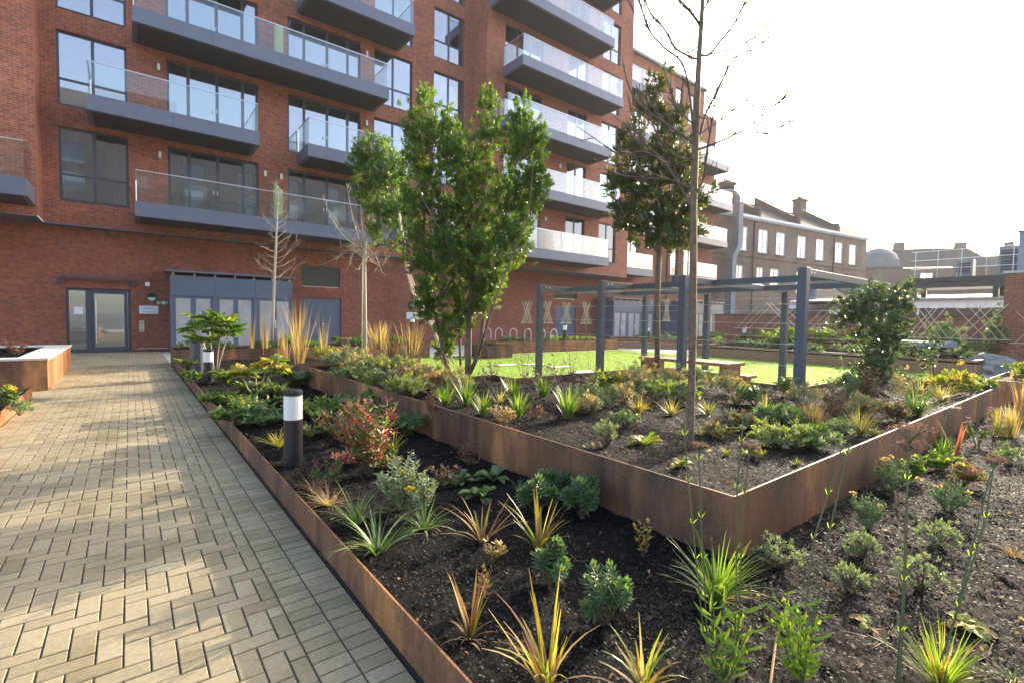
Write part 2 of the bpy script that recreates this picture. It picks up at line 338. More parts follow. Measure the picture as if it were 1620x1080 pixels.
GREEN = dict(
 laurel=leafm('evergreen_leaf', [(0.05,0.095,0.02),(0.08,0.145,0.027),(0.13,0.20,0.035),(0.065,0.125,0.025)], 0.28, 0.52, 0.6),
 laureltip=leafm('young_evergreen_leaf', [(0.17,0.25,0.03),(0.22,0.30,0.04)], 0.35, 0.45, 0.4),
 magnolia=leafm('magnolia_leaf', [(0.04,0.075,0.024),(0.06,0.105,0.03),(0.09,0.13,0.035)], 0.24, 0.36, 0.8, (0.13,0.075,0.03)),
 gloss=leafm('glossy_shrub_leaf', [(0.04,0.08,0.03),(0.06,0.11,0.035),(0.085,0.14,0.04),(0.14,0.17,0.06)], 0.27, 0.32, 1.0),
 strap=leafm('strap_leaf', [(0.05,0.11,0.025),(0.08,0.16,0.03),(0.12,0.20,0.05)], 0.4, 0.4),
 bright=leafm('bright_grass_leaf', [(0.12,0.21,0.025),(0.18,0.28,0.035),(0.24,0.33,0.05)], 0.4, 0.5),
 fresh=leafm('fresh_lance_leaf', [(0.16,0.25,0.03),(0.22,0.31,0.04),(0.28,0.36,0.055)], 0.4, 0.5),
 sage=leafm('striped_leaf', [(0.13,0.19,0.07),(0.20,0.26,0.12),(0.30,0.35,0.2)], 0.45, 0.35),
 yellow=leafm('yellow_leaf', [(0.36,0.27,0.045),(0.42,0.33,0.06),(0.26,0.26,0.05),(0.32,0.18,0.04)], 0.5, 0.5),
 lime=leafm('yellow_green_leaf', [(0.16,0.21,0.035),(0.25,0.28,0.045),(0.10,0.17,0.03)], 0.4, 0.45),
 tan=leafm('straw', [(0.33,0.23,0.115),(0.45,0.34,0.19),(0.25,0.165,0.08)], 0.7, 0.45),
 brown=leafm('dead_leaf', [(0.10,0.05,0.025),(0.18,0.10,0.05),(0.26,0.15,0.08)], 0.8, 0.3),
 blue=leafm('blue_green_leaf', [(0.06,0.115,0.05),(0.085,0.15,0.062),(0.12,0.19,0.08)], 0.45, 0.25),
 bluetip=leafm('euphorbia_tip', [(0.09,0.16,0.055),(0.13,0.20,0.06)], 0.5, 0.4),
 grey=leafm('grey_green_leaf', [(0.18,0.22,0.12),(0.26,0.30,0.18),(0.13,0.17,0.085)], 0.6, 0.3),
 mid=leafm('mid_green_leaf', [(0.06,0.12,0.026),(0.10,0.175,0.04),(0.15,0.23,0.055)], 0.35, 0.35),
 red=leafm('red_leaf', [(0.38,0.07,0.06),(0.42,0.14,0.08),(0.27,0.06,0.07),(0.34,0.2,0.08)], 0.4, 0.4),
 redgreen=leafm('bronze_green_leaf', [(0.09,0.14,0.045),(0.15,0.19,0.06),(0.24,0.10,0.07),(0.11,0.16,0.05)], 0.4, 0.4),
 pink=leafm('pink_flower', [(0.45,0.06,0.13),(0.36,0.05,0.12)], 0.5, 0.3),
 purple=leafm('purple_flower', [(0.30,0.15,0.32),(0.38,0.22,0.38)], 0.6, 0.3),
 mauve=leafm('dry_umbel', [(0.17,0.09,0.09),(0.26,0.15,0.15),(0.11,0.06,0.055)], 0.8, 0.2),
 flower=leafm('yellow_flower', [(0.6,0.46,0.02),(0.5,0.38,0.02)], 0.5, 0.3),
 stem=leafm('green_stem', [(0.10,0.12,0.055),(0.13,0.15,0.07)], 0.5, 0.2),
 stembrown=leafm('brown_stem', [(0.12,0.07,0.04),(0.18,0.11,0.07)], 0.7, 0.1),
 lawn=leafm('lawn_blade', [(0.15,0.26,0.018),(0.20,0.32,0.022),(0.25,0.37,0.03)], 0.5, 0.5),
)
# ================================================================== SETTING: ground
g = MB(); g.face([(-400,-400,-0.06),(900,-400,-0.06),(900,900,-0.06),(-400,900,-0.06)]); struct('ground', g, M['asphalt'])
g = MB(); g.face([(-14,-6,-0.03),(40,-6,-0.03),(40,24.2,-0.03),(-14,24.2,-0.03)]); struct('terrace_paving', g, M['paving'])
g = MB(); g.face([(-6.5,0.3,-0.012),(0.96,0.3,-0.012),(0.96,24.1,-0.012),(-6.5,24.1,-0.012)]); struct('path_bedding', g, M['sand'])
pv = MB(); WB = 0.0975
def block(x0, x1, y0, y1):
    if x1-x0 < 0.025 or y1-y0 < 0.025: return
    j = 0.0037; z = R_.uniform(-0.0016, 0.0016)
    pv.box(x0+j, x1-j, y0+j, y1-j, -0.03, z, 0, 0.003)
def herring(x0, x1, y0, y1):
    nx = int((x1-x0)/WB)+3; ny = int((y1-y0)/WB)+3
    for i in range(-2, nx):
        for k in range(-2, ny):
            c = (i+k) % 4
            if c == 0: a = (x0+i*WB, x0+(i+2)*WB, y0+k*WB, y0+(k+1)*WB)
            elif c == 2: a = (x0+i*WB, x0+(i+1)*WB, y0+k*WB, y0+(k+2)*WB)
            else: continue
            block(max(a[0], x0), min(a[1], x1), max(a[2], y0), min(a[3], y1))
herring(-1.02, 0.615, 0.7, 24.05)
y = 0.7
while y < 24.0:
    for a, b in ((0.615,0.775),(0.775,0.942),(-1.175,-1.02),(-1.36,-1.175)): block(a, b, y, min(y+0.0925, 24.05))
    y += 0.0925
herring(-5.5, -1.36, 17.8, 24.05); herring(-3.2, -1.36, 11.99, 12.93)
struct('block_paving', pv, M['paver'])
g = MB(); g.box(0.945, 0.958, 0.5, 16.6, -0.02, 0.006); struct('drainage_channel', g, M['black'])

def hgrid(x0, x1, y0, y1, z, amp, step, name, mat, sc=3.0):
    nx = max(2, int((x1-x0)/step)); ny = max(2, int((y1-y0)/step)); mb = MB()
    for k in range(ny+1):
        for i in range(nx+1):
            x = x0+(x1-x0)*i/nx; y = y0+(y1-y0)*k/ny
            h = noise.noise((x*sc, y*sc, 3.1))*amp + noise.noise((x*sc*4, y*sc*4, 9.7))*amp*0.6 + noise.noise((x*sc*11, y*sc*11, 5.2))*amp*0.5 + abs(noise.noise((x*34, y*34, 1.2)))*amp*0.55
            mb.v.append((x, y, z+h))
    for k in range(ny):
        for i in range(nx):
            a = k*(nx+1)+i; mb.f.append((a, a+1, a+nx+2, a+nx+1)); mb.m.append(0)
    return struct(name, mb, mat, smooth=True)
ZL, ZR = 0.165, 0.475
hgrid(0.97, 2.725, 1.36, 6.0, ZL, 0.022, 0.02, 'soil', M['soil'])
hgrid(0.97, 2.725, 6.0, 16.6, ZL, 0.022, 0.04, 'soil', M['soil'])
hgrid(2.73, 4.6, 10.66, 16.6, ZL, 0.022, 0.06, 'soil', M['soil'])
hgrid(0.97, 5.5, -0.8, 1.36, ZL, 0.022, 0.018, 'soil', M['soil'])
hgrid(5.5, 13.0, -1.2, 1.36, ZL, 0.022, 0.04, 'soil', M['soil'])
hgrid(2.73, 4.3, 1.37, 10.6, ZR, 0.022, 0.03, 'soil', M['soil'])
hgrid(4.3, 5.1, 1.37, 7.0, ZR, 0.022, 0.045, 'soil', M['soil'])
hgrid(5.1, 8.35, 1.37, 6.4, ZR, 0.022, 0.05, 'soil', M['soil'])
hgrid(8.35, 11.6, 1.37, 3.2, ZR, 0.022, 0.06, 'soil', M['soil'])
# bark mulch flakes over the soil
ch = MB()
def flakes(x0, x1, y0, y1, z, n, s0=0.0035, s1=0.0095):
    for _ in range(n):
        x = R_.uniform(x0, x1); y = R_.uniform(y0, y1)
        h = noise.noise((x*3, y*3, 3.1))*0.022 + noise.noise((x*12, y*12, 9.7))*0.0132
        a = R_.uniform(0, 6.28); L = R_.uniform(s0, s1); W = L*R_.uniform(0.3, 0.8); t = R_.uniform(-0.7, 0.7); q = R_.uniform(-0.5, 0.5)
        u = Vector((math.cos(a), math.sin(a), t)); v = Vector((-math.sin(a), math.cos(a), q)); c = Vector((x, y, z+h+0.012+R_.random()*0.006))
        ch.face([c-u*L-v*W*0.5, c+u*L*0.2-v*W, c+u*L+v*W*0.3, c-u*L*0.4+v*W])
flakes(0.98, 2.71, 1.3, 4.5, ZL, 13000); flakes(0.98, 2.71, 4.5, 12, ZL, 6000, 0.006, 0.015)
flakes(0.98, 3.2, -0.4, 1.34, ZL, 11000); flakes(3.2, 7, -0.6, 1.34, ZL, 13000, 0.004, 0.012); flakes(7, 12, -0.6, 1.34, ZL, 5000, 0.007, 0.018)
flakes(2.75, 4.3, 1.4, 8, ZR, 11000, 0.004, 0.011); flakes(4.3, 8.3, 1.4, 6.3, ZR, 12000, 0.006, 0.014); flakes(8.3, 11.5, 1.4, 3.1, ZR, 3500, 0.007, 0.02)
li = MB()    # fallen leaves and broken stalks
for x0, x1, y0, y1, z, n in ((1.0,2.7,1.3,12,ZL,200),(1.0,9,-0.6,1.3,ZL,330),(2.8,4.3,1.5,9.5,ZR,170),(4.3,8.2,1.5,6.2,ZR,260),(8.4,11.4,1.5,3.0,ZR,60)):
    for _ in range(n):
        x = R_.uniform(x0, x1); y = R_.uniform(y0, y1); h = noise.noise((x*3, y*3, 3.1))*0.022 + noise.noise((x*12, y*12, 9.7))*0.0132 + z + 0.016; a = R_.uniform(0, 6.28); d = Vector((math.cos(a), math.sin(a), R_.uniform(-.1,.5)))
        if R_.random() < 0.25: li.tube([(x,y,h), Vector((x,y,h))+d*R_.uniform(.03,.08)+V(0,0,.006), Vector((x,y,h))+Vector((d.x,d.y,R_.uniform(-.1,.2)))*R_.uniform(.08,.2)], [0.0022,0.002,0.0012], 4, 0)
        else: li.leaf(Vector((x,y,h)), d, Vector((-d.y,d.x,R_.uniform(-.6,.6))), R_.uniform(.015,.045), R_.uniform(.01,.022), 0 if R_.random() < .7 else 1, R_.uniform(.1,.7), R_.uniform(-.5,.6))
o = obj('leaf_litter', li, [GREEN['brown'], GREEN['tan']]); o['kind'] = 'stuff'; tag(o, 'withered leaves and broken stalks lying on the soil of the beds', 'leaf litter')
o = obj('bark_mulch', ch, M['chip']); o['kind'] = 'stuff'; tag(o, 'loose dark bark chips scattered over the soil of the beds', 'mulch')

# lawn
g = MB()
for a in ((5.1,21.0,6.45,17.1),(4.62,5.1,7.05,17.1),(4.32,4.62,7.05,10.62),(8.4,21.0,3.25,6.45)):
    g.face([(a[0],a[2],0.0),(a[1],a[2],0.0),(a[1],a[3],0.0),(a[0],a[3],0.0)])
struct('lawn', g, plain('lawn_base', (0.13,0.21,0.02), 0.9, 0, 0.2, 6))
rng = np.random.default_rng(5); n = 110000
x = rng.uniform(3.4, 20.4, n); y = rng.uniform(3.3, 16.6, n)
ok = ((x > 4.7) | (y < 10.6)) & ((x > 8.42) | (y > 6.5)) & ((x > 5.15) | (y > 7.1)) & ((x > 4.4) | (y > 10.8)) & ~((x > 20.0) & (y > 15.5))
dist = x*0.617 + y*0.787; ok &= rng.uniform(0, 1, n) < np.clip(13/dist, 0.3, 1)
x, y = x[ok], y[ok]; n = len(x)
a = rng.uniform(0, 6.28, n); hh = rng.uniform(0.018, 0.042, n); ww = 0.0035 + dist[ok]*0.00022
lx = rng.normal(0, 0.012, n); ly = rng.normal(0, 0.012, n)
v = np.zeros((n, 3, 3)); v[:,0] = np.stack([x-np.cos(a)*ww, y-np.sin(a)*ww, np.zeros(n)], 1)
v[:,1] = np.stack([x+np.cos(a)*ww, y+np.sin(a)*ww, np.zeros(n)], 1); v[:,2] = np.stack([x+lx, y+ly, hh], 1)
me = bpy.data.meshes.new('grass_blades'); me.from_pydata(v.reshape(-1, 3).tolist(), [], np.arange(n*3).reshape(-1, 3).tolist())
me.materials.append(GREEN['lawn']); o = bpy.data.objects.new('grass_blades', me); scene.collection.objects.link(o)
o['kind'] = 'stuff'; tag(o, 'short mown green grass of the courtyard lawn', 'grass')
for (px, py, sx, sy) in ((925,588,0.9,0.5),(800,577,0.8,0.4),(845,576,0.8,0.4),(885,580,0.8,0.4)):
    c = G(px, py, 0.02); g = MB(); g.box(c.x-sx/2, c.x+sx/2, c.y-sy/2, c.y+sy/2, -0.02, 0.035, 0, 0.005); struct('stepping_stone', g, M['paving'])

# ================================================================== planters
def clad(poly, z0, z1, th, seam, closed=True, gap=0.007):
    """one mesh per side of a planter: plates butted end to end with fine seams"""
    out = []; k = len(poly)
    for i in range(k if closed else k-1):
        a = Vector((*poly[i], 0)); b = Vector((*poly[(i+1) % k], 0)); d = b-a; L = d.length; d.normalize()
        nrm = Vector((-d.y, d.x, 0)); mb = MB(); s = th*0.0
        m = max(1, round(L/seam)); st = L/m
        for j in range(m):
            c = a + d*(st*(j+0.5)) + nrm*th/2
            mb.obox(c, d, nrm, st/2-gap/2-(th/2 if (i % 2) else 0)*0, th/2, z0, z1)
        out.append(mb)
    return out
def steel_planter(poly, z1, label, soilz=None, mat=None, z0=-0.03, seam=1.25, th=0.014, name='steel_planter', group=None, rects=None):
    t = thing(name, (poly[0][0], poly[0][1], 0), label, 'planter', group)
    for i, mb in enumerate(clad(poly, z0, z1, th, seam)):
        # trim the plates of every second side so corners butt and never share a plane
        for q in range(len(mb.v)):
            x_, y_, z_ = mb.v[q]; mb.v[q] = (x_, y_, z_ - (0.0015 if i % 2 else 0) if z_ > z0+0.01 else z_)
        obj('side_panel', mb, mat or M['rust'], t)
    if soilz is not None:
        for r in (rects or [(min(p[0] for p in poly), max(p[0] for p in poly), min(p[1] for p in poly), max(p[1] for p in poly))]):
            hgrid(r[0]+0.02, r[1]-0.02, r[2]+0.02, r[3]-0.02, soilz, 0.02, 0.12, 'soil', M['soil'])
    return t
RB = [(2.73,1.37),(11.62,1.37),(11.62,3.22),(8.37,3.22),(8.37,6.42),(5.12,6.42),(5.12,7.02),(4.32,7.02),(4.32,10.62),(2.73,10.62)]
steel_planter(RB, 0.55, 'large raised rusty steel planter with its sharp corner nearest the viewer')
t = thing('steel_edging', (0.96, 1.0, 0), 'low rusty steel edging along the right side of the block path', 'edging')
mb = MB(); y = 0.3
while y < 16.5: mb.box(0.961, 0.971, y, min(y+1.497, 16.6), -0.03, 0.215); y += 1.5
obj('edging_plate', mb, M['rust'], t)
steel_planter([(0.975,16.62),(9.05,16.62),(9.05,18.3),(0.975,18.3)], 0.51, 'long dark rusty steel planter across the end of the low bed', 0.44)
steel_planter([(10.85,15.3),(12.05,15.3),(12.05,17.0),(10.85,17.0)], 0.5, 'short dark steel planter at the back edge of the lawn, left of the orange one', 0.42)
steel_planter([(12.7,17.35),(21.0,17.35),(21.0,19.0),(12.7,19.0)], 0.52, 'orange rusty steel planter behind the lawn with bamboo fans growing in it', 0.44, M['rustlit'], seam=2.3)  # brighter steel colour stands in for the stronger light on this planter
steel_planter([(13.02,-0.6),(18.2,-0.6),(18.2,1.72),(13.02,1.72)], 0.55, 'second raised rusty steel planter beyond the right end of the large one', 0.48)
# left of the path
t = thing('planter_box', (-1.27, 12.97, 0), 'tall dark steel planter box with white stone coping left of the entrance door', 'planter')
for i, mb in enumerate(clad([(-5.2,12.97),(-1.27,12.97),(-1.27,17.72),(-5.2,17.72)], -0.03, 0.59, 0.015, 1.3)): obj('side_panel', mb, M['rustlit'] if i == 1 else M['rust'], t)  # sunlight on the right side is put into its brighter steel colour
mb = MB(); mb.box(-5.25, -1.25, 12.95, 13.30, 0.592, 0.635, 0, 0.005); mb.box(-5.25, -1.25, 17.42, 17.74, 0.592, 0.635, 0, 0.005)
mb.box(-1.72, -1.25, 13.303, 17.417, 0.592, 0.635, 0, 0.005); mb.box(-5.25, -4.9, 13.303, 17.417, 0.592, 0.635, 0, 0.005); obj('coping', mb, M['stone'], t)
hgrid(-5.1, -1.4, 13.1, 17.6, 0.48, 0.02, 0.15, 'soil', M['soil'])
steel_planter([(-4.5,4.0),(-1.375,4.0),(-1.375,11.95),(-4.5,11.95)], 0.19, 'low orange steel planter at the left edge of the path with a yellow flower', 0.14, M['rustlit'], seam=1.5)
# timber planters
def timber_planter(poly, z1, label, soilz, rects=None):
    t = thing('timber_planter', (poly[0][0], poly[0][1], 0), label, 'planter')
    for i, mb in enumerate(clad(poly, -0.03, z1-0.035, 0.03, 0.105, gap=0.008)): obj('board_cladding', mb, M['cedar'], t)
    for i, mb in enumerate(clad(poly, z1-0.033, z1 - (0.002 if True else 0), 0.12, 3.0)): 
        for q in range(len(mb.v)):
            x_, y_, z_ = mb.v[q]; mb.v[q] = (x_, y_, z_ - (0.002 if i % 2 else 0))
        obj('coping', mb, M['wood'], t)
    mb = MB(); mb.prism(poly, soilz-0.06, soilz); s = struct('soil', mb, M['soil'])
timber_planter([(22.1,18.6),(26.6,14.6),(28.6,17.0),(24.3,20.8)], 0.52, 'pale timber clad planter in front of the far store', 0.45)
timber_planter([(21.1,3.0),(27.0,3.0),(27.0,12.7),(21.1,12.7)], 0.5, 'long timber clad planter with upright boards along the right side of the lawn', 0.43)
steel_planter([(23.9,4.5),(26.8,4.5),(26.8,14.4),(23.9,14.4)], 0.78, 'stepped back steel planter behind the long timber one, under the garden wall', 0.7)

# ================================================================== BUILDINGS
def wall(mb, P, u, inw, s0, s1, z0, z1, holes=(), rev=0.2, mi=0):
    ss = sorted({s0, s1} | {min(max(q, s0), s1) for h in holes for q in h[:2]}); zs = sorted({z0, z1} | {min(max(q, z0), z1) for h in holes for q in h[2:4]})
    pt = lambda s, z, d=0: tuple(P + u*s + inw*d + Vector((0,0,z)))
    for i in range(len(ss)-1):
        for j in range(len(zs)-1):
            cs, cz = (ss[i]+ss[i+1])/2, (zs[j]+zs[j+1])/2
            if any(h[0] < cs < h[1] and h[2] < cz < h[3] for h in holes): continue
            mb.face([pt(ss[i],zs[j]), pt(ss[i+1],zs[j]), pt(ss[i+1],zs[j+1]), pt(ss[i],zs[j+1])], mi)
    for a, b, c, d in holes:
        mb.face([pt(a,c), pt(a,d), pt(a,d,rev), pt(a,c,rev)], mi); mb.face([pt(b,d), pt(b,c), pt(b,c,rev), pt(b,d,rev)], mi)
        mb.face([pt(a,c), pt(a,c,rev), pt(b,c,rev), pt(b,c)], mi); mb.face([pt(a,d), pt(b,d), pt(b,d,rev), pt(a,d,rev)], mi)
def pbox(mb, P, u, inw, s0, s1, d0, d1, z0, z1, mi=0):
    mb.obox(P + u*((s0+s1)/2) + inw*((d0+d1)/2), u, inw, (s1-s0)/2, (d1-d0)/2, z0, z1, mi)
def window(par, P, u, inw, s0, s1, z0, z1, cols=2, trans=(0.36,), name='window', fm=None, pm=None, dep=0.1, fw=0.07, mull=None, handles=False, blind=False):
    f = MB(); d0, d1 = dep, dep+0.07
    pbox(f, P, u, inw, s0, s0+fw, d0, d1, z0, z1); pbox(f, P, u, inw, s1-fw, s1, d0, d1, z0, z1)
    pbox(f, P, u, inw, s0+fw, s1-fw, d0+0.001, d1, z0, z0+fw); pbox(f, P, u, inw, s0+fw, s1-fw, d0+0.001, d1, z1-fw, z1)
    xs = mull or [s0 + (s1-s0)*k/cols for k in range(1, cols)]
    for m in xs: pbox(f, P, u, inw, m-fw*0.65, m+fw*0.65, d0+0.002, d1, z0+fw, z1-fw)
    for t in trans:
        z = z0+(z1-z0)*t; e = [s0+fw]+[m for m in xs]+[s1-fw]
        for k in range(len(e)-1): pbox(f, P, u, inw, e[k]+(fw*0.65 if k else 0), e[k+1]-(fw*0.65 if k < len(e)-2 else 0), d0+0.003, d1, z-fw*0.5, z+fw*0.5)
    if name == 'window': pbox(f, P, u, inw, s0, s1, -0.02, d0, z0-0.03, z0)
    w_ = obj(name, f, fm or M['frame'], par)
    p = MB(); pbox(p, P, u, inw, s0+0.01, s1-0.01, d0+0.035, d0+0.045, z0+0.01, z1-0.01); obj('pane', p, pm or M['pane'], w_)
    if fm is None:       # the room behind, with drawn-back curtains
        rm = MB(); D_ = 2.4; a, b, c, d = s0-0.3, s1+0.3, z0-0.02, z1+0.02
        pt = lambda s, z, k: tuple(P + u*s + inw*k + Vector((0,0,z)))
        k0 = 0.21
        rm.face([pt(a,c,D_), pt(b,c,D_), pt(b,d,D_), pt(a,d,D_)]); rm.face([pt(a,c,k0), pt(a,c,D_), pt(a,d,D_), pt(a,d,k0)]); rm.face([pt(b,c,k0), pt(b,c,D_), pt(b,d,D_), pt(b,d,k0)])
        rm.face([pt(a,c,k0), pt(b,c,k0), pt(b,c,D_), pt(a,c,D_)]); rm.face([pt(a,d,k0), pt(b,d,k0), pt(b,d,D_), pt(a,d,D_)]); obj('room', rm, M['room'], w_)
        if R_.random() < 0.65:
            for e0, e1 in ((s0+0.05, s0+0.05+R_.uniform(.25,.6)), (s1-0.05-R_.uniform(.25,.6), s1-0.05)):
                cu = MB(); q = e0; n0 = len(cu.v); kk = 0
                while q <= e1: cu.v += [pt(q, z0+0.03, 0.36+0.03*(kk % 2)), pt(q, z1-0.03, 0.36+0.03*(kk % 2))]; q += 0.05; kk += 1
                for i in range(kk-1): cu.f.append((2*i, 2*i+2, 2*i+3, 2*i+1)); cu.m.append(0)
                obj('curtain', cu, M['curtain'], w_)
    if handles:
        h = MB()
        for sgn in (-0.07, 0.07):
            c = (s0+s1)/2+sgn; pbox(h, P, u, inw, c-0.015, c+0.015, d0-0.05, d0-0.02, z0+0.95, z0+1.1); pbox(h, P, u, inw, c-0.01, c+0.01, d0-0.02, d0, z0+1.0, z0+1.05)
        obj('handle', h, M['white'], w_)
    return w_
UX, IY = Vector((1,0,0)), Vector((0,1,0))
block_ = thing('apartment_block', (0, 23.75, 0), 'new red brick apartment block with stacked glass balconies over a recessed ground storey', 'building')
FZ = lambda k: 5.5+3.33*k
COLS = dict(W1=(-1.9,0.05), D1=(1.27,4.5), D2=(5.68,9.0), W3=(9.68,11.75), W4=(13.0,14.92))
hol = [(a, b, FZ(k), FZ(k)+2.58) for a, b in COLS.values() for k in range(6)]
P0 = Vector((0, 23.75, 0)); wm = MB(); wall(wm, P0, UX, IY, -2.32, 15.5, 4.64, 27, hol); obj('wall', wm, M['brick'], block_)
P1 = Vector((0, 22.4, 0)); holr = [(a, b, FZ(k), FZ(k)+2.58) for a, b in ((16.75,19.6),(21.7,23.43),(24.8,26.55)) for k in range(7)]
wm = MB(); wall(wm, P1, UX, IY, 15.5, 27.85, 4.64, 29, holr)
wm.face([(15.5,22.4,4.64),(15.5,22.4,29),(15.5,23.75,29),(15.5,23.75,4.64)]); wm.face([(27.85,22.4,4.64),(27.85,24.8,4.64),(27.85,24.8,29),(27.85,22.4,29)]); obj('wall', wm, M['brick'], block_)
wm = MB(); PL = Vector((0, 22.33, 0)); wall(wm, PL, UX, IY, -14, -2.32, 4.64, 27, [(-8.5,-5,FZ(0),FZ(0)+2.58)])
wm.face([(-2.32,22.33,4.64),(-2.32,23.75,4.64),(-2.32,23.75,27),(-2.32,22.33,27)]); obj('wall', wm, M['brick'], block_)
hb = [(-1.83,0.04,0,2.39),(6.33,8.2,0.05,2.36),(6.36,8.15,2.89,3.86),(22.6,24.55,0.05,2.42),(22.46,24.6,2.95,3.43)]
PB = Vector((0, 24.1, 0)); wm = MB(); wall(wm, PB, UX, IY, -14, 27.85, -0.05, 4.64, hb, 0.22); obj('wall', wm, M['brickbase'], block_)
for a, b, z in ((-1.9,0.1,2.393),(6.1,8.7,2.363),(22.4,24.9,2.423)):   # soldier bricks over the openings
    wm = MB(); wm.box(a, b, 24.094, 24.11, z, z+0.33); obj('lintel', wm, M['brickred'], block_)
sf = MB(); sf.box(-14, 15.5, 23.72, 24.12, 4.6, 4.638); sf.box(-14,-2.33, 22.3, 23.719, 4.6, 4.637); sf.box(15.5, 27.87, 22.37, 24.12, 4.6, 4.639); obj('soffit', sf, M['fascia'], block_)
PW = Vector((0, 24.8, 0)); holw = []
for k in range(5): holw += [(29.6,32.2,FZ(k),FZ(k)+2.58),(36.6,37.7,FZ(k),FZ(k)+2.58),(38.6,40.4,FZ(k),FZ(k)+2.58)]
wm = MB(); wall(wm, PW, UX, IY, 27.85, 41.0, -0.05, 22.2, holw); wall(wm, PW, UX, IY, 41.003, 43.2, -0.05, 20.3)
wm.face([(43.2,24.8,-0.05),(43.2,36,-0.05),(43.2,36,20.3),(43.2,24.8,20.3)]); wm.face([(41.0,24.8,20.3),(41.0,36,20.3),(41.0,36,22.2),(41.0,24.8,22.2)])
wm.face([(41.0,24.8,20.3),(43.2,24.8,20.3),(43.2,36,20.3),(41.0,36,20.3)]); obj('wall', wm, M['brick'], block_)
sf = MB(); sf.box(27.86, 41.15, 24.6, 36, 22.21, 22.42); obj('parapet_cap', sf, M['galv'], block_)
rf = MB(); rf.face([(-14,24.0,27.02),(15.5,24.0,27.02),(15.5,40,27.02),(-14,40,27.02)]); rf.face([(15.5,22.4,29.02),(27.85,22.4,29.02),(27.85,40,29.02),(15.5,40,29.02)]); rf.face([(27.85,24.8,22.2),(41,24.8,22.2),(41,36,22.2),(27.85,36,22.2)]); obj('roof', rf, M['asphalt'], block_)
pp = MB()
for x in (34.6, 36.0): pp.tube([(x, 24.7, 0), (x, 24.7, 21)], 0.06, 8)
obj('downpipe', pp, M['black'], block_)
for k in range(6):
    pm = M['panelow'] if k == 0 else M['pane']
    for nm, lim in (('W1',3),('D1',3),('D2',4),('W3',5),('W4',5)):
        if k >= lim: continue
        a, b = COLS[nm]
        if nm[0] == 'W': window(block_, P0, UX, IY, a, b, FZ(k), FZ(k)+2.58, 2, (0.36,), pm=pm)
        else: window(block_, P0, UX, IY, a, b, FZ(k), FZ(k)+2.58, 4, (), name='balcony_door', pm=pm, mull=[a+(b-a)*q for q in (0.22,0.53,0.82)], handles=True, fw=0.085)
    window(block_, P1, UX, IY, 16.75, 19.6, FZ(k), FZ(k)+2.58, 3, (), name='balcony_door', pm=pm)
    window(block_, P1, UX, IY, 21.7, 23.43, FZ(k), FZ(k)+2.58, 2, (), name='balcony_door', pm=pm)
    window(block_, P1, UX, IY, 24.8, 26.55, FZ(k), FZ(k)+2.58, 2, (0.36,), pm=pm)
    if k < 5:
        window(block_, PW, UX, IY, 29.6, 32.2, FZ(k), FZ(k)+2.58, 3, (), name='balcony_door')
        window(block_, PW, UX, IY, 36.6, 37.7, FZ(k), FZ(k)+2.58, 1, ())
        window(block_, PW, UX, IY, 38.6, 40.4, FZ(k), FZ(k)+2.58, 2, (), name='balcony_door')
window(block_, PL, UX, IY, -8.5, -5, FZ(0), FZ(0)+2.58, 4, (), name='balcony_door', pm=M['panelow'])
def balcony(x0, x1, yf, yw, k, dividers=()):
    z = 4.95+3.36*k; s = MB(); s.box(x0, x1, yf, yw+0.01, z, z+0.53, 0, 0.004)
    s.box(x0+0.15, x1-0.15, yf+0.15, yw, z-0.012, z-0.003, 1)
    q_ = x0+2.4
    while q_ < x1-0.6: s.box(q_-0.004, q_+0.004, yf-0.0015, yf+0.01, z+0.004, z+0.52, 1); q_ += 2.4     # joints between the cladding sheets
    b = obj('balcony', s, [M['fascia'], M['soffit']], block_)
    gl = MB(); n = max(2, round((x1-x0)/1.45)); st = (x1-x0-0.1)/n
    for i in range(n):
        a = x0+0.05+i*st; gl.box(a+0.008, a+st-0.008, yf+0.05, yf+0.068, z+0.45, z+0.53+1.08)
    gl.box(x0+0.05, x0+0.068, yf+0.09, yw-0.03, z+0.45, z+0.53+1.08); gl.box(x1-0.068, x1-0.05, yf+0.09, yw-0.03, z+0.45, z+0.53+1.08)
    obj('balustrade', gl, M['glass'], b)
    r = MB(); r.box(x0+0.04, x1-0.04, yf+0.04, yf+0.078, z+1.612, z+1.64); r.box(x0+0.04, x0+0.078, yf+0.08, yw-0.02, z+1.612, z+1.639); r.box(x1-0.078, x1-0.04, yf+0.08, yw-0.02, z+1.612, z+1.639)
    r.tube([(x0+0.06, yw-0.02, z+0.5), (x0+0.06, yw-0.02, z+1.6)], 0.02, 6); obj('handrail', r, M['rail'], b)
    for d in dividers:
        q = MB(); n0 = len(q.v); q.v += [(d-0.012,yf+0.25,z+0.55),(d+0.012,yf+0.25,z+0.55),(d+0.012,yw-0.02,z+0.55),(d-0.012,yw-0.02,z+0.55),(d-0.012,yf+0.25,z+1.75),(d+0.012,yf+0.25,z+1.75),(d+0.012,yw-0.02,z+2.45),(d-0.012,yw-0.02,z+2.45)]
        for f in ((3,2,1,0),(4,5,6,7),(0,1,5,4),(1,2,6,5),(2,3,7,6),(3,0,4,7)): q.f.append(f); q.m.append(0)
        obj('divider', q, M['frost'], b)
for a, b, k, dv in ((0.2,9.7,0,(5.1,)),(-1.05,4.22,1,()),(6.07,11.0,1,()),(0.22,9.7,2,(5.15,)),(-1.05,4.22,3,()),(6.07,11.0,3,())): balcony(a, b, 22.0, 23.75, k, dv)
for a, b, k in ((15.62,23.85,0),(16.6,24.85,1),(15.62,23.85,2),(16.6,24.85,3),(15.62,23.85,4),(16.6,24.85,5)): balcony(a, b, 20.62, 22.4, k)
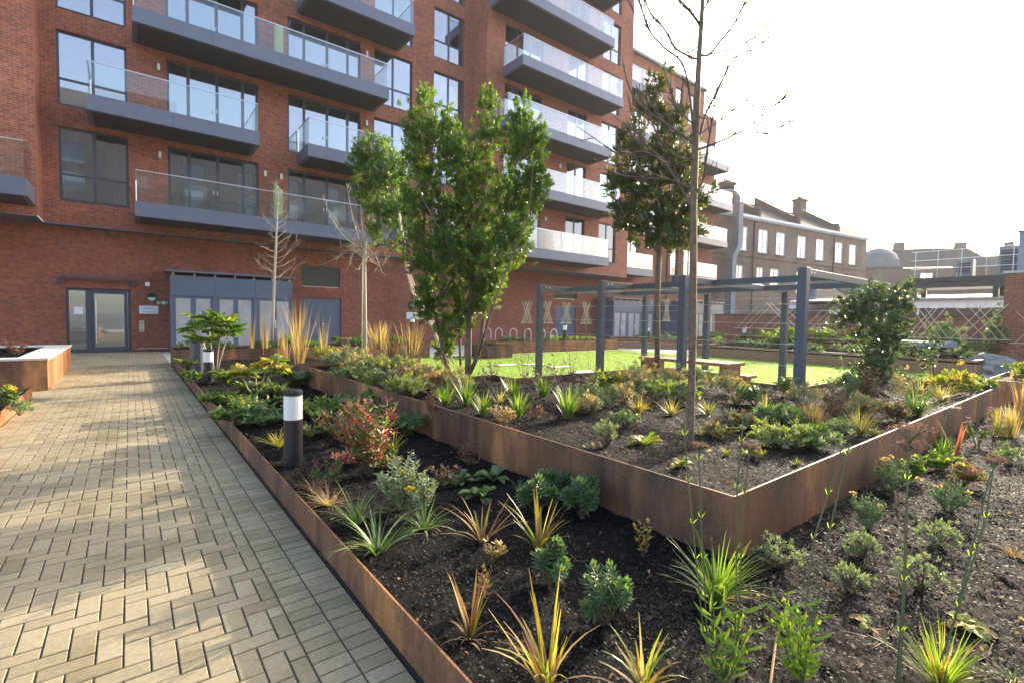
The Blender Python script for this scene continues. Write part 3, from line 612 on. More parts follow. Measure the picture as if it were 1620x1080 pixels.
for a, b, k in ((28.3,31.9,0),(28.3,32.6,1),(28.3,31.9,2),(28.3,32.6,3),(28.3,32.4,4),(36.9,41.3,0),(36.9,42.8,1),(36.9,43.5,2),(36.9,42.7,3)): balcony(a, b, 23.1, 24.8, k)
balcony(-9, -2.36, 20.6, 22.33, 0)
wl = [(1.02,7.55,23.75),(4.75,7.55,23.75),(5.4,7.55,23.75),(1.02,10.88,23.75),(9.3,10.88,23.75),(20.0,7.5,22.4),(16.3,10.9,22.4),(21.1,10.9,22.4),(9.3,14.2,23.75)]
for x, z, yy in wl:
    mb = MB(); mb.box(x-0.045, x+0.045, yy-0.10, yy-0.002, z, z+0.24, 0, 0.01); obj('wall_light', mb, M['white'], block_)
# entrance door
en = obj('entrance_door', MB(), M['frame'], block_); bpy.data.meshes.remove(en.data) if False else None
def rebuild(o, mb, mats): o.data = mesh(o.name, mb, mats, ORG[o.name])
f = MB()
for a, b in ((-1.83,-1.75),(-1.29,-1.13),(-0.05,0.04)): f.box(a, b, 24.18, 24.26, 0.0, 2.39)
for a, b in ((-1.75,-1.29),(-1.13,-0.05)): f.box(a, b, 24.181, 24.26, 2.29, 2.39); f.box(a, b, 24.181, 24.26, 0.0, 0.13)
f.box(-1.13,-1.04, 24.16, 24.179, 0.03, 2.3); f.box(-0.16,-0.06, 24.16, 24.179, 0.03, 2.3); f.box(-1.039,-0.161, 24.161, 24.179, 0.03, 0.2); f.box(-1.039,-0.161, 24.161, 24.179, 2.2, 2.3)
rebuild(en, f, [M['frame']])
q = MB(); q.box(-1.76,-0.04, 24.215, 24.225, 0.1, 2.3); obj('pane', q, M['doorglass'], en)
q = MB(); q.tube([(-0.99,24.09,0.35),(-0.99,24.09,1.98)], 0.02, 8); q.box(-1.0,-0.98,24.1,24.16,0.5,0.53); q.box(-1.0,-0.98,24.1,24.16,1.8,1.83); obj('handle', q, M['rail'], en)
q = MB(); q.box(-1.98,0.24,23.86,23.94,2.74,2.81); q.box(-1.93,-1.86,23.94,24.1,2.5,2.78); q.box(0.1,0.17,23.94,24.1,2.5,2.78); obj('door_canopy', q, M['frame'], block_)
def double_door(x0, x1, z0, z1):
    m = (x0+x1)/2; d = MB(); d.box(x0, m-0.006, 24.17, 24.22, z0, z1-0.06); d.box(m+0.006, x1, 24.17, 24.22, z0, z1-0.06); d.box(x0, x1, 24.15, 24.22, z1-0.058, z1)
    dd = obj('service_door', d, M['door'], block_); h = MB(); h.box(m+0.05, m+0.1, 24.14, 24.17, z0+0.95, z0+1.15); h.tube([(m+0.075,24.12,z0+1.08),(m+0.22,24.12,z0+1.08)], 0.012, 6); obj('handle', h, M['rail'], dd)
double_door(6.34, 8.19, 0.05, 2.36); double_door(22.61, 24.54, 0.05, 2.42)
for x0, x1, z0, z1 in ((6.37,8.14,2.9,3.85),(22.47,24.59,2.96,3.42)):
    l = MB(); z = z0+0.03; l.box(x0, x1, 24.2, 24.21, z0, z1)
    while z < z1-0.05: l.face([(x0,24.12,z),(x1,24.12,z),(x1,24.19,z+0.05),(x0,24.19,z+0.05)]); z += 0.062
    obj('louvre', l, plain('louvre_grey', (0.17,0.18,0.165), 0.5), block_)
# small fittings on the base wall
def fit(name, mb, mats, label, cat): return tag(obj(name, mb, mats), label, cat)
t = thing('bulkhead_lamp', (0.70, 24.1, 2.13), 'round black bulkhead lamp with half glowing lens beside the entrance door', 'lamp')
def bulkhead(t, x, z):
    q = MB(); q.lathe((0,0,0), [(0.165,0),(0.165,0.05),(0.12,0.10)], 20); q.v = [(x+a, 24.1-c, z+b) for a, b, c in q.v]; obj('housing', q, M['black'], t)
    q = MB(); n = 12; pts = [(x+0.13*math.cos(math.pi+math.pi*i/n), 23.985, z-0.01+0.13*math.sin(math.pi+math.pi*i/n)) for i in range(n+1)]; q.face(pts); obj('lens', q, M['lens'], t)
bulkhead(t, 0.70, 2.13)
q = MB(); q.box(0.5,0.64,23.98,24.098,2.56,2.72,0,0.01); fit('motion_sensor', q, M['white'], 'small white box high on the brick wall above the round lamp', 'sensor')
t = thing('name_plaque', (0.60, 24.1, 1.64), 'white rectangular plaque with two lines of small print right of the entrance', 'sign')
q = MB(); q.box(0.297,0.905,24.06,24.098,1.47,1.79); obj('plate', q, M['sign'], t)
q = MB(); x = 0.42
while x < 0.79: q.box(x, x+0.02, 24.056, 24.0598, 1.675, 1.70); x += 0.027
x = 0.38
while x < 0.84:
    if abs(x-0.6) > 0.03: q.box(x, x+0.017, 24.056, 24.0598, 1.54, 1.56)
    x += 0.023
obj('lettering', q, M['ink'], t)
t = thing('exit_sign', (1.08, 24.1, 1.92), 'narrow green and white emergency exit sign beside the store', 'sign')
q = MB(); q.box(0.85,1.235,24.07,24.098,1.85,2.0); obj('plate', q, M['green'], t)
q = MB(); q.box(1.03,1.13,24.066,24.0698,1.862,1.988); q.box(0.875,0.90,24.066,24.0698,1.95,1.985); q.box(0.89,0.94,24.066,24.0698,1.90,1.945); q.box(0.87,0.90,24.066,24.0698,1.865,1.9); q.box(0.93,0.95,24.066,24.0698,1.865,1.9); q.box(0.96,1.015,24.066,24.0698,1.915,1.935)
q.box(1.15,1.215,24.066,24.0698,1.915,1.935); q.face([(1.18,24.0665,1.955),(1.18,24.0665,1.895),(1.215,24.0665,1.925)]); obj('pictogram', q, M['sign'], t)
t = thing('intercom', (0.365, 24.1, 1.0), 'brushed metal intercom panel on the wall right of the entrance door', 'intercom')
q = MB(); q.box(0.29,0.45,24.06,24.098,0.77,1.2,0,0.006); obj('face_plate', q, M['brass'], t)
q = MB(); q.box(0.33,0.41,24.055,24.0595,1.09,1.13)
for z in (0.97,1.0,1.03): q.box(0.34,0.36,24.055,24.0595,z,z+0.015); q.box(0.38,0.40,24.055,24.0595,z,z+0.015)
q.box(0.345,0.395,24.05,24.0595,0.81,0.85); obj('buttons', q, M['black'], t)
q = MB(); q.box(-1.62,-1.37,24.208,24.213,1.42,1.68); fit('paper_notice', q, M['white'], 'sheet of white paper stuck inside the glass of the entrance side panel', 'notice')
t = thing('bulkhead_lamp', (11.95, 24.1, 2.2), 'round black bulkhead lamp partly behind the leafy tree on the base wall', 'lamp'); bulkhead(t, 11.95, 2.2)
q = MB(); q.box(11.68,12.75,24.06,24.098,1.42,1.78); fit('wall_sign', q, M['sign'], 'white rectangular wall sign below the second round lamp', 'sign')
q = MB(); q.box(0.2,1.24,24.03,24.09,0.1,0.13); fit('threshold_strip', q, M['rail'], 'pale strip along the foot of the wall between door and store', 'trim')
# stores
def store(x0, x1, yf, z1, bays, label, leftside=True):
    t = thing('bin_store', (x0, yf, 0), label, 'store')
    b = MB(); b.box(x0, x1, yf+0.06, 24.06, 0.0, z1-0.001); obj('housing', b, M['door'], t)
    f = MB(); zt = z1*0.735; st = (x1-x0)/bays
    for i in range(bays+1):
        c = x0+i*st; f.box(max(x0-0.002, c-0.07), min(x1+0.002, c+0.07), yf, yf+0.058, 0.0, zt)
    for i in range(bays): f.box(x0+i*st+0.004, x0+(i+1)*st-0.004, yf+0.002, yf+0.058, zt+0.002, z1)
    obj('frame', f, M['door'], t)
    r = MB(); r.box(x0-0.15, x1+0.1, yf-0.12, 24.05, z1+0.13, z1+0.2)
    for i in range(bays*2+1):
        c = x0+0.1+i*(x1-x0-0.2)/(bays*2); r.box(c-0.03, c+0.03, yf+0.1, yf+0.16, z1, z1+0.129, 1)
    obj('roof', r, [M['fascia'], M['rail']], t)
    for i in range(bays):
        a, c = x0+i*st+0.07, x0+(i+1)*st-0.07; m = (a+c)/2
        for p, q in ((a+0.01, m-0.006), (m+0.006, c-0.01)):
            d = MB(); d.box(p, q, yf+0.02, yf+0.057, 0.03, zt-0.02); dd = obj('door', d, M['door'], t)
            e = MB(); e.box(p+0.09, q-0.09, yf+0.012, yf+0.0195, 0.1, zt-0.1); obj('mesh_panel', e, M['doorpanel'], dd)
        h = MB(); h.box(m+0.03, m+0.06, yf-0.03, yf+0.0, 0.95, 1.3); h.box(m+0.035, m+0.055, yf, yf+0.02, 1.0, 1.03); h.box(m+0.035, m+0.055, yf, yf+0.02, 1.22, 1.25); obj('handle', h, M['white'], t)
    return t
store(1.26, 5.73, 23.2, 3.0, 3, 'blue-grey metal store with three pairs of pale panelled doors beside the entrance')
store(26.66, 31.3, 22.5, 2.95, 3, 'second blue-grey store with pale doors, seen through the pergola')
store(33.5, 37.7, 20.5, 2.95, 3, 'third blue-grey store at the far right end of the block')

# ---- old brick building with slate roof
OB = Vector((46, 25, 0)); OU = Vector((0.98823, -0.15298, 0)); OI = Vector((0.15298, 0.98823, 0))
ob = thing('victorian_terrace', (46, 25, 0), 'old brown brick terrace with white sash windows, chimneys and a slate roof', 'building')
wins = [(2.03,3.32),(5.06,6.66),(8.08,9.67),(11.95,13.55),(15.54,17.16),(19.52,21.08),(22.61,24.19)]
win2 = [(1.54,2.81),(4.99,6.1),(7.28,8.8),(12.0,13.5),(15.6,17.1),(19.5,21.0),(22.6,24.1)]
holo = [(a, b, 8.8, 11.2) for a, b in wins] + [(a, b, 4.9, 7.3) for a, b in win2]
wm = MB(); wall(wm, OB, OU, OI, -4, 26.6, -0.05, 12.0, holo, 0.15)
e0 = OB + OU*26.6; wm.face([tuple(e0), tuple(e0+OI*10), tuple(e0+OI*10+V(0,0,12)), tuple(e0+V(0,0,12))]); obj('wall', wm, M['brickold'], ob)
for (a, b) in wins: window(ob, OB, OU, OI, a, b, 8.8, 11.2, 2, (0.5,), fm=M['white'], fw=0.09, dep=0.05)
for (a, b) in win2: window(ob, OB, OU, OI, a, b, 4.9, 7.3, 2, (0.5,), fm=M['white'], fw=0.09, dep=0.05)
lm_ = brick('faded_lintel_brick', (0.24,0.12,0.085), (0.20,0.10,0.07), (0.26,0.18,0.14), bw=0.075, bh=0.225)
for (a, b) in wins:
    ln = MB(); pbox(ln, OB, OU, OI, a-0.15, b+0.15, -0.02, 0.1, 11.202, 11.65); obj('lintel', ln, lm_, ob)
    ln = MB(); pbox(ln, OB, OU, OI, a-0.12, b+0.12, -0.1, 0.04, 8.62, 8.768); obj('sill', ln, M['brickdark'], ob)
for (a, b) in win2: ln = MB(); pbox(ln, OB, OU, OI, a-0.15, b+0.15, -0.02, 0.1, 7.302, 7.65); obj('lintel', ln, lm_, ob)
co = MB(); pbox(co, OB, OU, OI, -4.1, 26.9, -0.35, 0.1, 12.1, 12.32)
s = -4
while s < 26.6: pbox(co, OB, OU, OI, s, s+0.14, -0.28, 0.0, 11.93, 12.098); s += 0.42
obj('cornice', co, M['white'], ob)
st_ = MB(); pbox(st_, OB, OU, OI, -4.0, 26.62, -0.06, 0.0, 8.15, 8.28); obj('string_course', st_, M['brickdark'], ob)
rz = 15.45; pt = lambda s, d, z: tuple(OB + OU*s + OI*d + V(0,0,z))
rf = MB(); rf.face([pt(-4,-0.3,12.33), pt(26.95,-0.3,12.33), pt(24.6,5,rz), pt(-4,5,rz)]); rf.face([pt(-4,5,rz), pt(24.6,5,rz), pt(26.95,10.3,12.33), pt(-4,10.3,12.33)]); rf.face([pt(26.95,-0.3,12.33), pt(26.95,10.3,12.33), pt(24.6,5,rz)]); roof = obj('roof', rf, M['slate'], ob)
for s in (4.6, 11.5, 19.4):
    p = MB(); n = len(p.v); zz = 0.55
    for ds in (-0.2, 0.2): p.v += [pt(s+ds,-0.35,12.3), pt(s+ds,5,rz), pt(s+ds,5,rz+zz+0.3), pt(s+ds,0.25,12.75+zz), pt(s+ds,-0.35,12.75+zz)]
    p.f += [(0,1,2,3,4),(9,8,7,6,5),(0,4,9,5),(4,3,8,9),(3,2,7,8),(2,1,6,7)]; p.m += [0]*6; obj('party_wall', p, M['brickdark'], ob)
for s in (19.4+1.2, 6.5, -1.5):
    c = MB(); pbox(c, OB, OU, OI, s-0.7, s+0.7, 4.6, 5.6, rz-0.6, rz+1.5); pbox(c, OB, OU, OI, s-0.85, s+0.85, 4.5, 5.7, rz+1.502, rz+1.85)
    for q in (-0.4, 0, 0.4): c.lathe(tuple(OB+OU*(s+q)+OI*5.1), [(0.13, rz+1.86), (0.11, rz+2.2)], 8)
    obj('chimney', c, M['brickdark'], ob)
dp = MB()
for s in (4.2, 19.0): dp.tube([pt(s,-0.1,0), pt(s,-0.1,11.9)], 0.07, 6)
obj('downpipe', dp, M['black'], ob)
t = thing('ventilation_duct', tuple(OB+OU*0.6-OI*0.8), 'tall grey square ventilation duct climbing the left end of the old terrace', 'duct')
q = MB(); pbox(q, OB, OU, OI, -0.5, 0.1, -1.2, -0.5, 0, 7.8); pbox(q, OB, OU, OI, 0.2, 0.8, -1.2, -0.5, 8.9, 13.0)
a = [pt(-0.5,-1.2,7.8), pt(0.1,-1.2,7.8), pt(0.1,-0.5,7.8), pt(-0.5,-0.5,7.8)]; b = [pt(0.2,-1.2,8.9), pt(0.8,-1.2,8.9), pt(0.8,-0.5,8.9), pt(0.2,-0.5,8.9)]
for i in range(4): q.face([a[i], a[(i+1) % 4], b[(i+1) % 4], b[i]])
obj('shaft', q, M['galv'], t); q = MB(); q.tube([pt(0.45,-0.75,13.0), pt(0.45,-0.75,13.6), pt(0.4,-0.5,14.0), pt(0.2,-0.1,14.2), pt(-0.2,0.5,14.2)], 0.32, 12); obj('elbow', q, M['galv'], t)

# ---- garden wall, pier, sheds, far buildings
t = thing('garden_wall', (27.1, 14.5, 0), 'low red brick garden wall behind the timber planter', 'wall')
q = MB(); q.box(27.05, 27.35, 2.9, 15.2, 0, 1.95); q.box(27.36, 34, 14.9, 15.2, 0, 1.95); obj('wall', q, M['brickpier'], t); q = MB(); q.box(27.0, 27.4, 2.9, 15.25, 1.952, 2.03); obj('coping', q, M['brickdark'], t)
t = thing('brick_pier', (24, 2.84, 0), 'tall red brick wall end with pale coping at the right edge', 'wall')
q = MB(); q.box(24, 24.5, -6, 2.84, 0, 3.42); obj('wall', q, M['brickpier'], t); q = MB(); q.box(23.95, 24.55, -6, 2.89, 3.422, 3.5); obj('coping', q, M['stone'], t)
t = thing('steel_column', (27, 2.2, 0), 'plain blue-grey clad block rising behind the brick wall end', 'building')
q = MB(); q.box(27.6, 30, -3, 2.95, 0, 5.3, 0, 0.02); obj('cladding', q, M['bluegrey'], t); q = MB(); q.box(27.55, 30.05, -3.05, 2.98, 5.302, 5.36); obj('cap', q, M['galv'], t)
t = thing('workshop_shed', (34, 8, 0), 'long dark brick workshop with a white fascia beyond the garden wall', 'building')
q = MB(); q.box(34, 44, 1.5, 14, 0, 2.5); obj('wall', q, M['brickdark'], t)
q = MB(); q.box(33.9, 34.05, 1.5, 9.3, 2.52, 2.95); obj('fascia', q, M['white'], t)
q = MB(); q.face([(33.7,1.4,2.97),(33.7,14.1,2.97),(44,14.1,3.7),(44,1.4,3.7)]); q.box(33.7,33.76,1.4,14.1,2.9,2.965); obj('roof', q, plain('corrugated_roof', (0.2,0.19,0.175), 0.75, 0.0, 0.25, 2), t)
q = MB(); q.tube([(33.85,7.9,0),(33.85,7.9,2.5)], 0.07, 8); q.tube([(33.85,7.3,0),(33.85,7.3,2.5)], 0.05, 8); obj('downpipe', q, M['white'], t)
q = MB(); q.box(33.93,33.99,9.8,11.6,2.0,2.45); obj('window', q, M['white'], t)
t = thing('plant_gantry', (36, 5, 0), 'dark steel gantry carrying rooftop air units above the workshop', 'gantry')
q = MB(); q.box(36,38.5,1.5,8.2,3.72,4.0); q.box(36,38.5,1.5,8.2,4.02,4.3)
for y in (2.0,4.6,8.0):
    q.box(36.1,36.3,y-0.12,y+0.12,2.6,3.72); q.box(38.1,38.3,y-0.12,y+0.12,2.6,3.72)
obj('beam', q, M['black'], t)
q = MB()
for z in (4.8,5.3,5.8): q.tube([(36,1.5,z),(36,8.2,z)], 0.014, 6)
for y in range(2,9): q.tube([(36,y,4.3),(36,y,5.8)], 0.014, 6)
obj('railing', q, M['rail'], t)
def aircon(x, y, z, sx, sy, sz, label):
    t = thing('air_unit', (x, y, z), label, 'air conditioner')
    q = MB(); q.box(x, x+sx, y-sy/2, y+sy/2, z, z+sz, 0, 0.03); obj('casing', q, M['galv'], t)
    q = MB(); q.box(x-0.03, x-0.003, y-sy/2+0.1, y+sy/2-0.1, z+0.15, z+sz-0.2)
    obj('grille', q, M['black'], t); g = MB(); zz = z+0.2
    while zz < z+sz-0.25: g.box(x-0.045, x-0.031, y-sy/2+0.1, y+sy/2-0.1, zz, zz+0.03); zz += 0.14
    obj('louvre', g, M['galv'], t)
aircon(36.3, 4.1, 4.31, 1.2, 1.0, 1.5, 'large grey rooftop air unit with a tall grille on the gantry')
aircon(36.3, 5.9, 4.31, 0.8, 0.65, 0.95, 'smaller grey rooftop air unit at the middle of the gantry')
t = thing('lean_to_roof', (31, 17, 0), 'low grey lean-to shed with a bent silver flue beyond the pergola', 'shed')
q = MB(); q.box(38, 46, 10.6, 15.5, 0, 2.9); obj('wall', q, M['brickdark'], t); q = MB(); q.face([(37.6,10.3,2.92),(37.6,15.8,2.92),(42,15.8,4.2),(42,10.3,4.2)]); obj('roof', q, M['slate'], t)
q = MB(); q.box(37.55,37.63,10.3,15.8,2.4,2.9); obj('fascia', q, M['white'], t)
q = MB(); q.tube([(38.3,14.2,2.9),(38.3,14.2,4.2),(38.3,13.8,4.65),(38.3,13.2,4.6),(38.3,12.3,3.9),(38.3,11.8,3.8),(38.3,10.8,3.8)], 0.26, 10); obj('flue', q, M['galv'], t)
# domed corner building far away
t = thing('domed_building', (105, 26, 0), 'distant dark brick corner building with a small dome and chimneys', 'building')
DU = Vector((0.55,-0.835,0)).normalized(); DI = Vector((0.835,0.55,0)).normalized(); DP = Vector((103.5,28.5,0))
wh = [(6.5,8.3,8.2,10.6),(11.5,14.0,8.2,10.6),(6.0,7.2,3.8,6.0),(8.2,9.4,3.8,6.0),(12.2,13.4,3.8,6.0),(14.6,15.8,3.8,6.0)]
q = MB(); wall(q, DP, DU, DI, 2.5, 24, 0, 11.5, wh, 0.2); obj('wall', q, M['brickdark'], t)
for a, b, c, d in wh: window(t, DP, DU, DI, a, b, c, d, 2, (0.5,), fm=M['white'], fw=0.14, dep=0.05)
q = MB(); pt2 = lambda s, d, z: tuple(DP + DU*s + DI*d + V(0,0,z))
q.face([pt2(2.4,-0.3,11.5), pt2(17.5,-0.3,11.5), pt2(14.5,4,15.3), pt2(3.5,4,15.3)]); q.face([pt2(17.5,-0.3,11.5), pt2(17.5,8,11.5), pt2(14.5,4,15.3)])
q.face([pt2(14.0,-0.2,11.6), pt2(24.2,-0.2,11.6), pt2(24.2,4,13.8), pt2(14.0,4,13.8)]); obj('roof', q, M['slate'], t)
c0 = tuple(DP + DU*0.6 + DI*1.0); q = MB(); q.lathe(c0, [(3.0,0),(3.0,11.2),(3.25,11.3),(3.25,11.7)], 24); obj('turret', q, M['brickdark'], t)
q = MB(); q.lathe(c0, [(3.15,11.71),(3.0,12.9),(2.5,14.0),(1.6,14.8),(0.5,15.2),(0.12,15.3),(0.1,16)], 24); obj('dome', q, M['lead'], t)
for s, z in ((4.6,16.4),(13.6,16.2),(23.6,14.9)):
    q = MB(); pbox(q, DP, DU, DI, s-0.7, s+0.7, 3.4, 4.6, 11, z); obj('chimney', q, M['brickdark'], t)
t = thing('gabled_house', (108, 12, 0), 'distant small gabled house with a tall chimney right of the domed building', 'building')
q = MB(); q.box(104,114,6.5,12.5,0,9.0); obj('wall', q, M['brickdark'], t)
q = MB(); q.face([(103.8,6.2,9.0),(103.8,12.8,9.0),(103.8,9.5,11.6)]); q.face([(103.8,6.2,9.0),(103.8,9.5,11.6),(114,9.5,11.6),(114,6.2,9.0)]); q.face([(103.8,12.8,9.0),(114,12.8,9.0),(114,9.5,11.6),(103.8,9.5,11.6)]); obj('roof', q, M['slate'], t)
q = MB(); q.box(105,106,11.8,12.8,8,14.5); obj('chimney', q, M['brickdark'], t)
q = MB(); q.box(103.9,103.99,8.3,10.2,5.6,7.8); obj('window', q, M['white'], t)
# terrace of low grey houses between
t = thing('grey_block', (80, 30, 0), 'pale distant block glimpsed between the old terrace and the domed building', 'building')
PG = Vector((95, 33, 0)); q = MB(); wall(q, PG, DU, DI, -6, 5, 0, 8.0, [(-3,-1,4,6),(1,3,4,6)]); obj('wall', q, plain('pale_render', (0.42,0.43,0.44), 0.8), t)
for a, b in ((-3,-1),(1,3)): window(t, PG, DU, DI, a, b, 4, 6, 2, (), fm=M['white'])
q = MB(); q.face([tuple(PG+DU*-6+V(0,0,8.01)), tuple(PG+DU*5+V(0,0,8.01)), tuple(PG+DU*5+DI*6+V(0,0,9.5)), tuple(PG+DU*-6+DI*6+V(0,0,9.5))]); obj('roof', q, M['slate'], t)
# block across the courtyard, behind the viewer: seen mirrored in the lower windows
t = thing('opposite_block', (0, -30, 0), 'grey rendered block behind the viewer, mirrored in the lowest windows', 'building')
PO = Vector((0, -30, 0)); ho = [(x, x+2, z, z+2.2) for x in range(-36, 40, 6) for z in (2, 5.4, 8.8, 12.2, 15.6, 19.0)]
q = MB(); wall(q, PO, UX, -IY, -40, 42, 0, 22.5, ho); q.box(-11, 5, -40, -30.5, 22.5, 27.5); q.box(16, 27, -40, -30.5, 22.5, 26.0); q.face([(-40,-30,22.5),(42,-30,22.5),(42,-44,22.5),(-40,-44,22.5)]); obj('wall', q, plain('grey_render', (0.13,0.14,0.16), 0.9, 0, 0.2, 0.4), t)
q = MB(); [pbox(q, PO, UX, -IY, a, b, 0.1, 0.12, c, d) for a, b, c, d in ho]; obj('window', q, M['panelow'], t)
# ================================================================== FURNITURE
pg = thing('pergola', (8.05, 3.1, 0), 'dark grey steel pergola frame with wires standing at the edge of the lawn', 'pergola')
XS, YS = (8.05, 12.3), (3.12, 5.15, 7.14, 9.15)
for x in XS:
    for yy in YS:
        q = MB(); q.box(x-0.065, x+0.065, yy-0.065, yy+0.065, -0.02, 2.40, 0, 0.004)
        o = obj('post', q, M['pergola'], pg)
for yy in YS:
    q = MB(); q.box(8.118, 12.232, yy-0.045, yy+0.045, 2.275, 2.385, 0, 0.004)
    for x in (8.2, 8.32, 12.0, 12.14): q.box(x-0.012, x+0.012, yy-0.052, yy-0.045, 2.32, 2.344, 1)
    obj('beam', q, [M['pergola'], M['rail']], pg)
for x in (9.1, 11.25):
    for a, b in ((3.165,5.105),(5.195,7.095),(7.185,9.105)):
        q = MB(); q.box(x-0.045, x+0.045, a+0.002, b-0.002, 2.272, 2.382, 0, 0.004); obj('beam', q, M['pergola'], pg)
for x in XS:
    for z in (0.9, 1.23, 1.55, 1.85, 2.15):
        q = MB(); q.tube([(x, YS[0]+0.05, z), (x, YS[-1]-0.05, z)], 0.0035, 4); obj('wire', q, M['rail'], pg)
# table and benches
t = thing('picnic_table', (9.5, 5.9, 0), 'long hardwood garden table with slab ends under the pergola', 'table')
q = MB()
for i in range(6): q.box(9.16+i*0.118, 9.16+i*0.118+0.113, 4.85, 6.95, 0.69, 0.75, 0, 0.004)
obj('tabletop', q, M['wood'], t)
for yy in (4.98, 6.78):
    q = MB(); q.box(9.24, 9.78, yy-0.08, yy+0.08, 0.0, 0.689); obj('leg', q, M['wood'], t)
def bench(x, y0, y1, label, w=0.4, h=0.45):
    t = thing('bench', (x, y0, 0), label, 'bench'); q = MB()
    for i in range(3): q.box(x+i*w/3, x+(i+1)*w/3-0.006, y0, y1, h-0.06, h, 0, 0.004)
    obj('seat', q, M['wood'], t)
    for yy in (y0+0.1, y1-0.22):
        q = MB(); q.box(x+0.03, x+w-0.03, yy, yy+0.12, 0, h-0.061); obj('leg', q, M['wood'], t)
bench(8.55, 5.0, 6.8, 'hardwood bench on the near side of the garden table'); bench(10.1, 4.9, 6.9, 'hardwood bench on the far side of the garden table')
# timber seat and framed board behind the raised bed's left end
a = G(566, 566, 0.45); t = thing('garden_chair', (a.x, a.y, 0), 'pale timber seat with a tall backrest beside the left tree behind the raised bed', 'seat')
D = DEP(a); s_ = D/FPX
q = MB(); q.box(a.x-0.1, a.x+0.45, a.y, a.y+0.5, 0.40, 0.46, 0, 0.004); obj('seat', q, M['wood'], t)
q = MB(); n0 = 0
for ds in (0,): q.v += [(a.x-0.16,a.y,0.42),(a.x-0.09,a.y,0.42),(a.x-0.09,a.y+0.5,0.42),(a.x-0.16,a.y+0.5,0.42),(a.x-0.30,a.y,0.95),(a.x-0.23,a.y,0.95),(a.x-0.23,a.y+0.5,0.95),(a.x-0.30,a.y+0.5,0.95)]
for f in ((3,2,1,0),(4,5,6,7),(0,1,5,4),(1,2,6,5),(2,3,7,6),(3,0,4,7)): q.f.append(f); q.m.append(0)
obj('backrest', q, M['wood'], t); q = MB(); q.box(a.x-0.08,a.x+0.0,a.y+0.05,a.y+0.45,0,0.399); q.box(a.x+0.33,a.x+0.41,a.y+0.05,a.y+0.45,0,0.399); obj('leg', q, M['wood'], t)
b = PD(598, 560, D*1.05); t = thing('garden_bench', (b.x, b.y, 0), 'low bench of brown boards edged with a pale metal frame', 'bench')
q = MB(); q.obox(Vector((b.x,b.y,0)), RT.normalized().to_2d().to_3d().normalized(), Vector((FW.x,FW.y,0)).normalized(), 0.3, 0.02, 0.42, 0.83); obj('backrest', q, M['cedar'], t)
q = MB(); ux = Vector((RT.x,RT.y,0)).normalized(); c = Vector((b.x,b.y,0)); q.tube([c-ux*0.31, c-ux*0.31+V(0,0,0.85), c+ux*0.31+V(0,0,0.85), c+ux*0.31], 0.016, 6); obj('frame', q, M['rail'], t)
q = MB(); q.obox(c-Vector((FW.x,FW.y,0)).normalized()*0.25, ux, Vector((FW.x,FW.y,0)).normalized(), 0.3, 0.22, 0.38, 0.42); obj('seat', q, M['cedar'], t)

def bollard(loc, h, r, label, proto=[None]):
    t = thing('bollard_light', loc, label, 'bollard light', 'black bollard lights with white louvred heads')
    q = MB(); q.lathe(loc, [(r, -0.05), (r, h*0.62)], 24); obj('post', q, M['black'], t, smooth=False)
    q = MB(); z = h*0.622; pr = []
    for i in range(4):
        a = z+(h*0.93-z)*i/4; b = z+(h*0.93-z)*(i+1)/4; pr += [(r*0.98, a), (r*0.98, b-0.006), (r*0.93, b-0.005), (r*0.93, b-0.001)]
    q.lathe(loc, pr, 24); obj('lamp_head', q, M['white'], t)
    q = MB(); q.lathe(loc, [(r*1.03, h*0.931), (r*1.03, h*0.985), (r*0.9, h)], 24); obj('cap', q, M['black'], t)
def bol(px, pyb, pyt, z, wpx, label):
    p = G(px, pyb, z); s = DEP(p)/FPX; bollard(p, (pyb-pyt)*s, wpx*s/2, label)
bol(464, 737, 615, ZL, 28, 'largest black bollard light with white louvred head, nearest the viewer')
bol(330, 604, 552, ZL, 14, 'black bollard light in front of the dark grey cylinder')
for x, yb, yt, D, wpx, l in ((893,537,513,21,6,'small bollard light in the orange planter in front of the blue double door'),(1025,535,517,27,5,'small bollard light in front of the second blue-grey store'),
    (1177,541,518,25,6,'small bollard light in the long timber planter right of the leaning canes'),(1410,562,528,18,7,'small bollard light at the dark metal bench by the garden wall'),(652,520,503,19,7,'small bollard light by the brick wall left of the leafy tree')):
    p = PD(x, yb, D); s = D/FPX; bollard(p-V(0,0,0.0), (yb-yt)*s, wpx*s/2, l)
p = G(313, 588, ZL); t = thing('service_post', p, 'dark grey cylindrical service post with a small lock at the end of the path bed', 'post'); s = DEP(p)/FPX
q = MB(); r = 10.5*s; q.lathe(p, [(r,-0.05),(r,46*s),(r*1.04,46.3*s),(r*1.04,50*s),(r*0.9,51*s)], 28); obj('casing', q, M['frame'], t)
q = MB(); q.box(p.x-0.05,p.x-0.02,p.y-r-0.012,p.y-r+0.01,p.z+18*s,p.z+20.5*s); obj('lock', q, M['rail'], t)
# cycle stands
c0 = None
for i, px in enumerate((771,789,812,835,857,876)):
    p = PD(px, 538, 24.0); x, yy = p.x, p.y
    if c0 is None:
        q = MB(); pts = [(x-0.21,yy,0),(x-0.21,yy,0.75)]+[(x-0.21*math.cos(math.pi*k/8),yy,0.75+0.2*math.sin(math.pi*k/8)) for k in range(1,8)]+[(x+0.21,yy,0.75),(x+0.21,yy,0)]; pts = [(a, b, c*1.12) for a, b, c in pts]
        q.tube(pts, 0.023, 8); c0 = obj('cycle_stand', q, plain('polished_steel', (0.5,0.5,0.52), 0.35), loc=(x, yy, 0)); tag(c0, 'polished steel hoop cycle stand against the base wall', 'cycle stand', 'row of steel hoop cycle stands')
        me = c0.data; me.transform(Matrix.Translation((-x, -yy, 0))) if False else None
    else: dup(c0, (x, yy, 0))
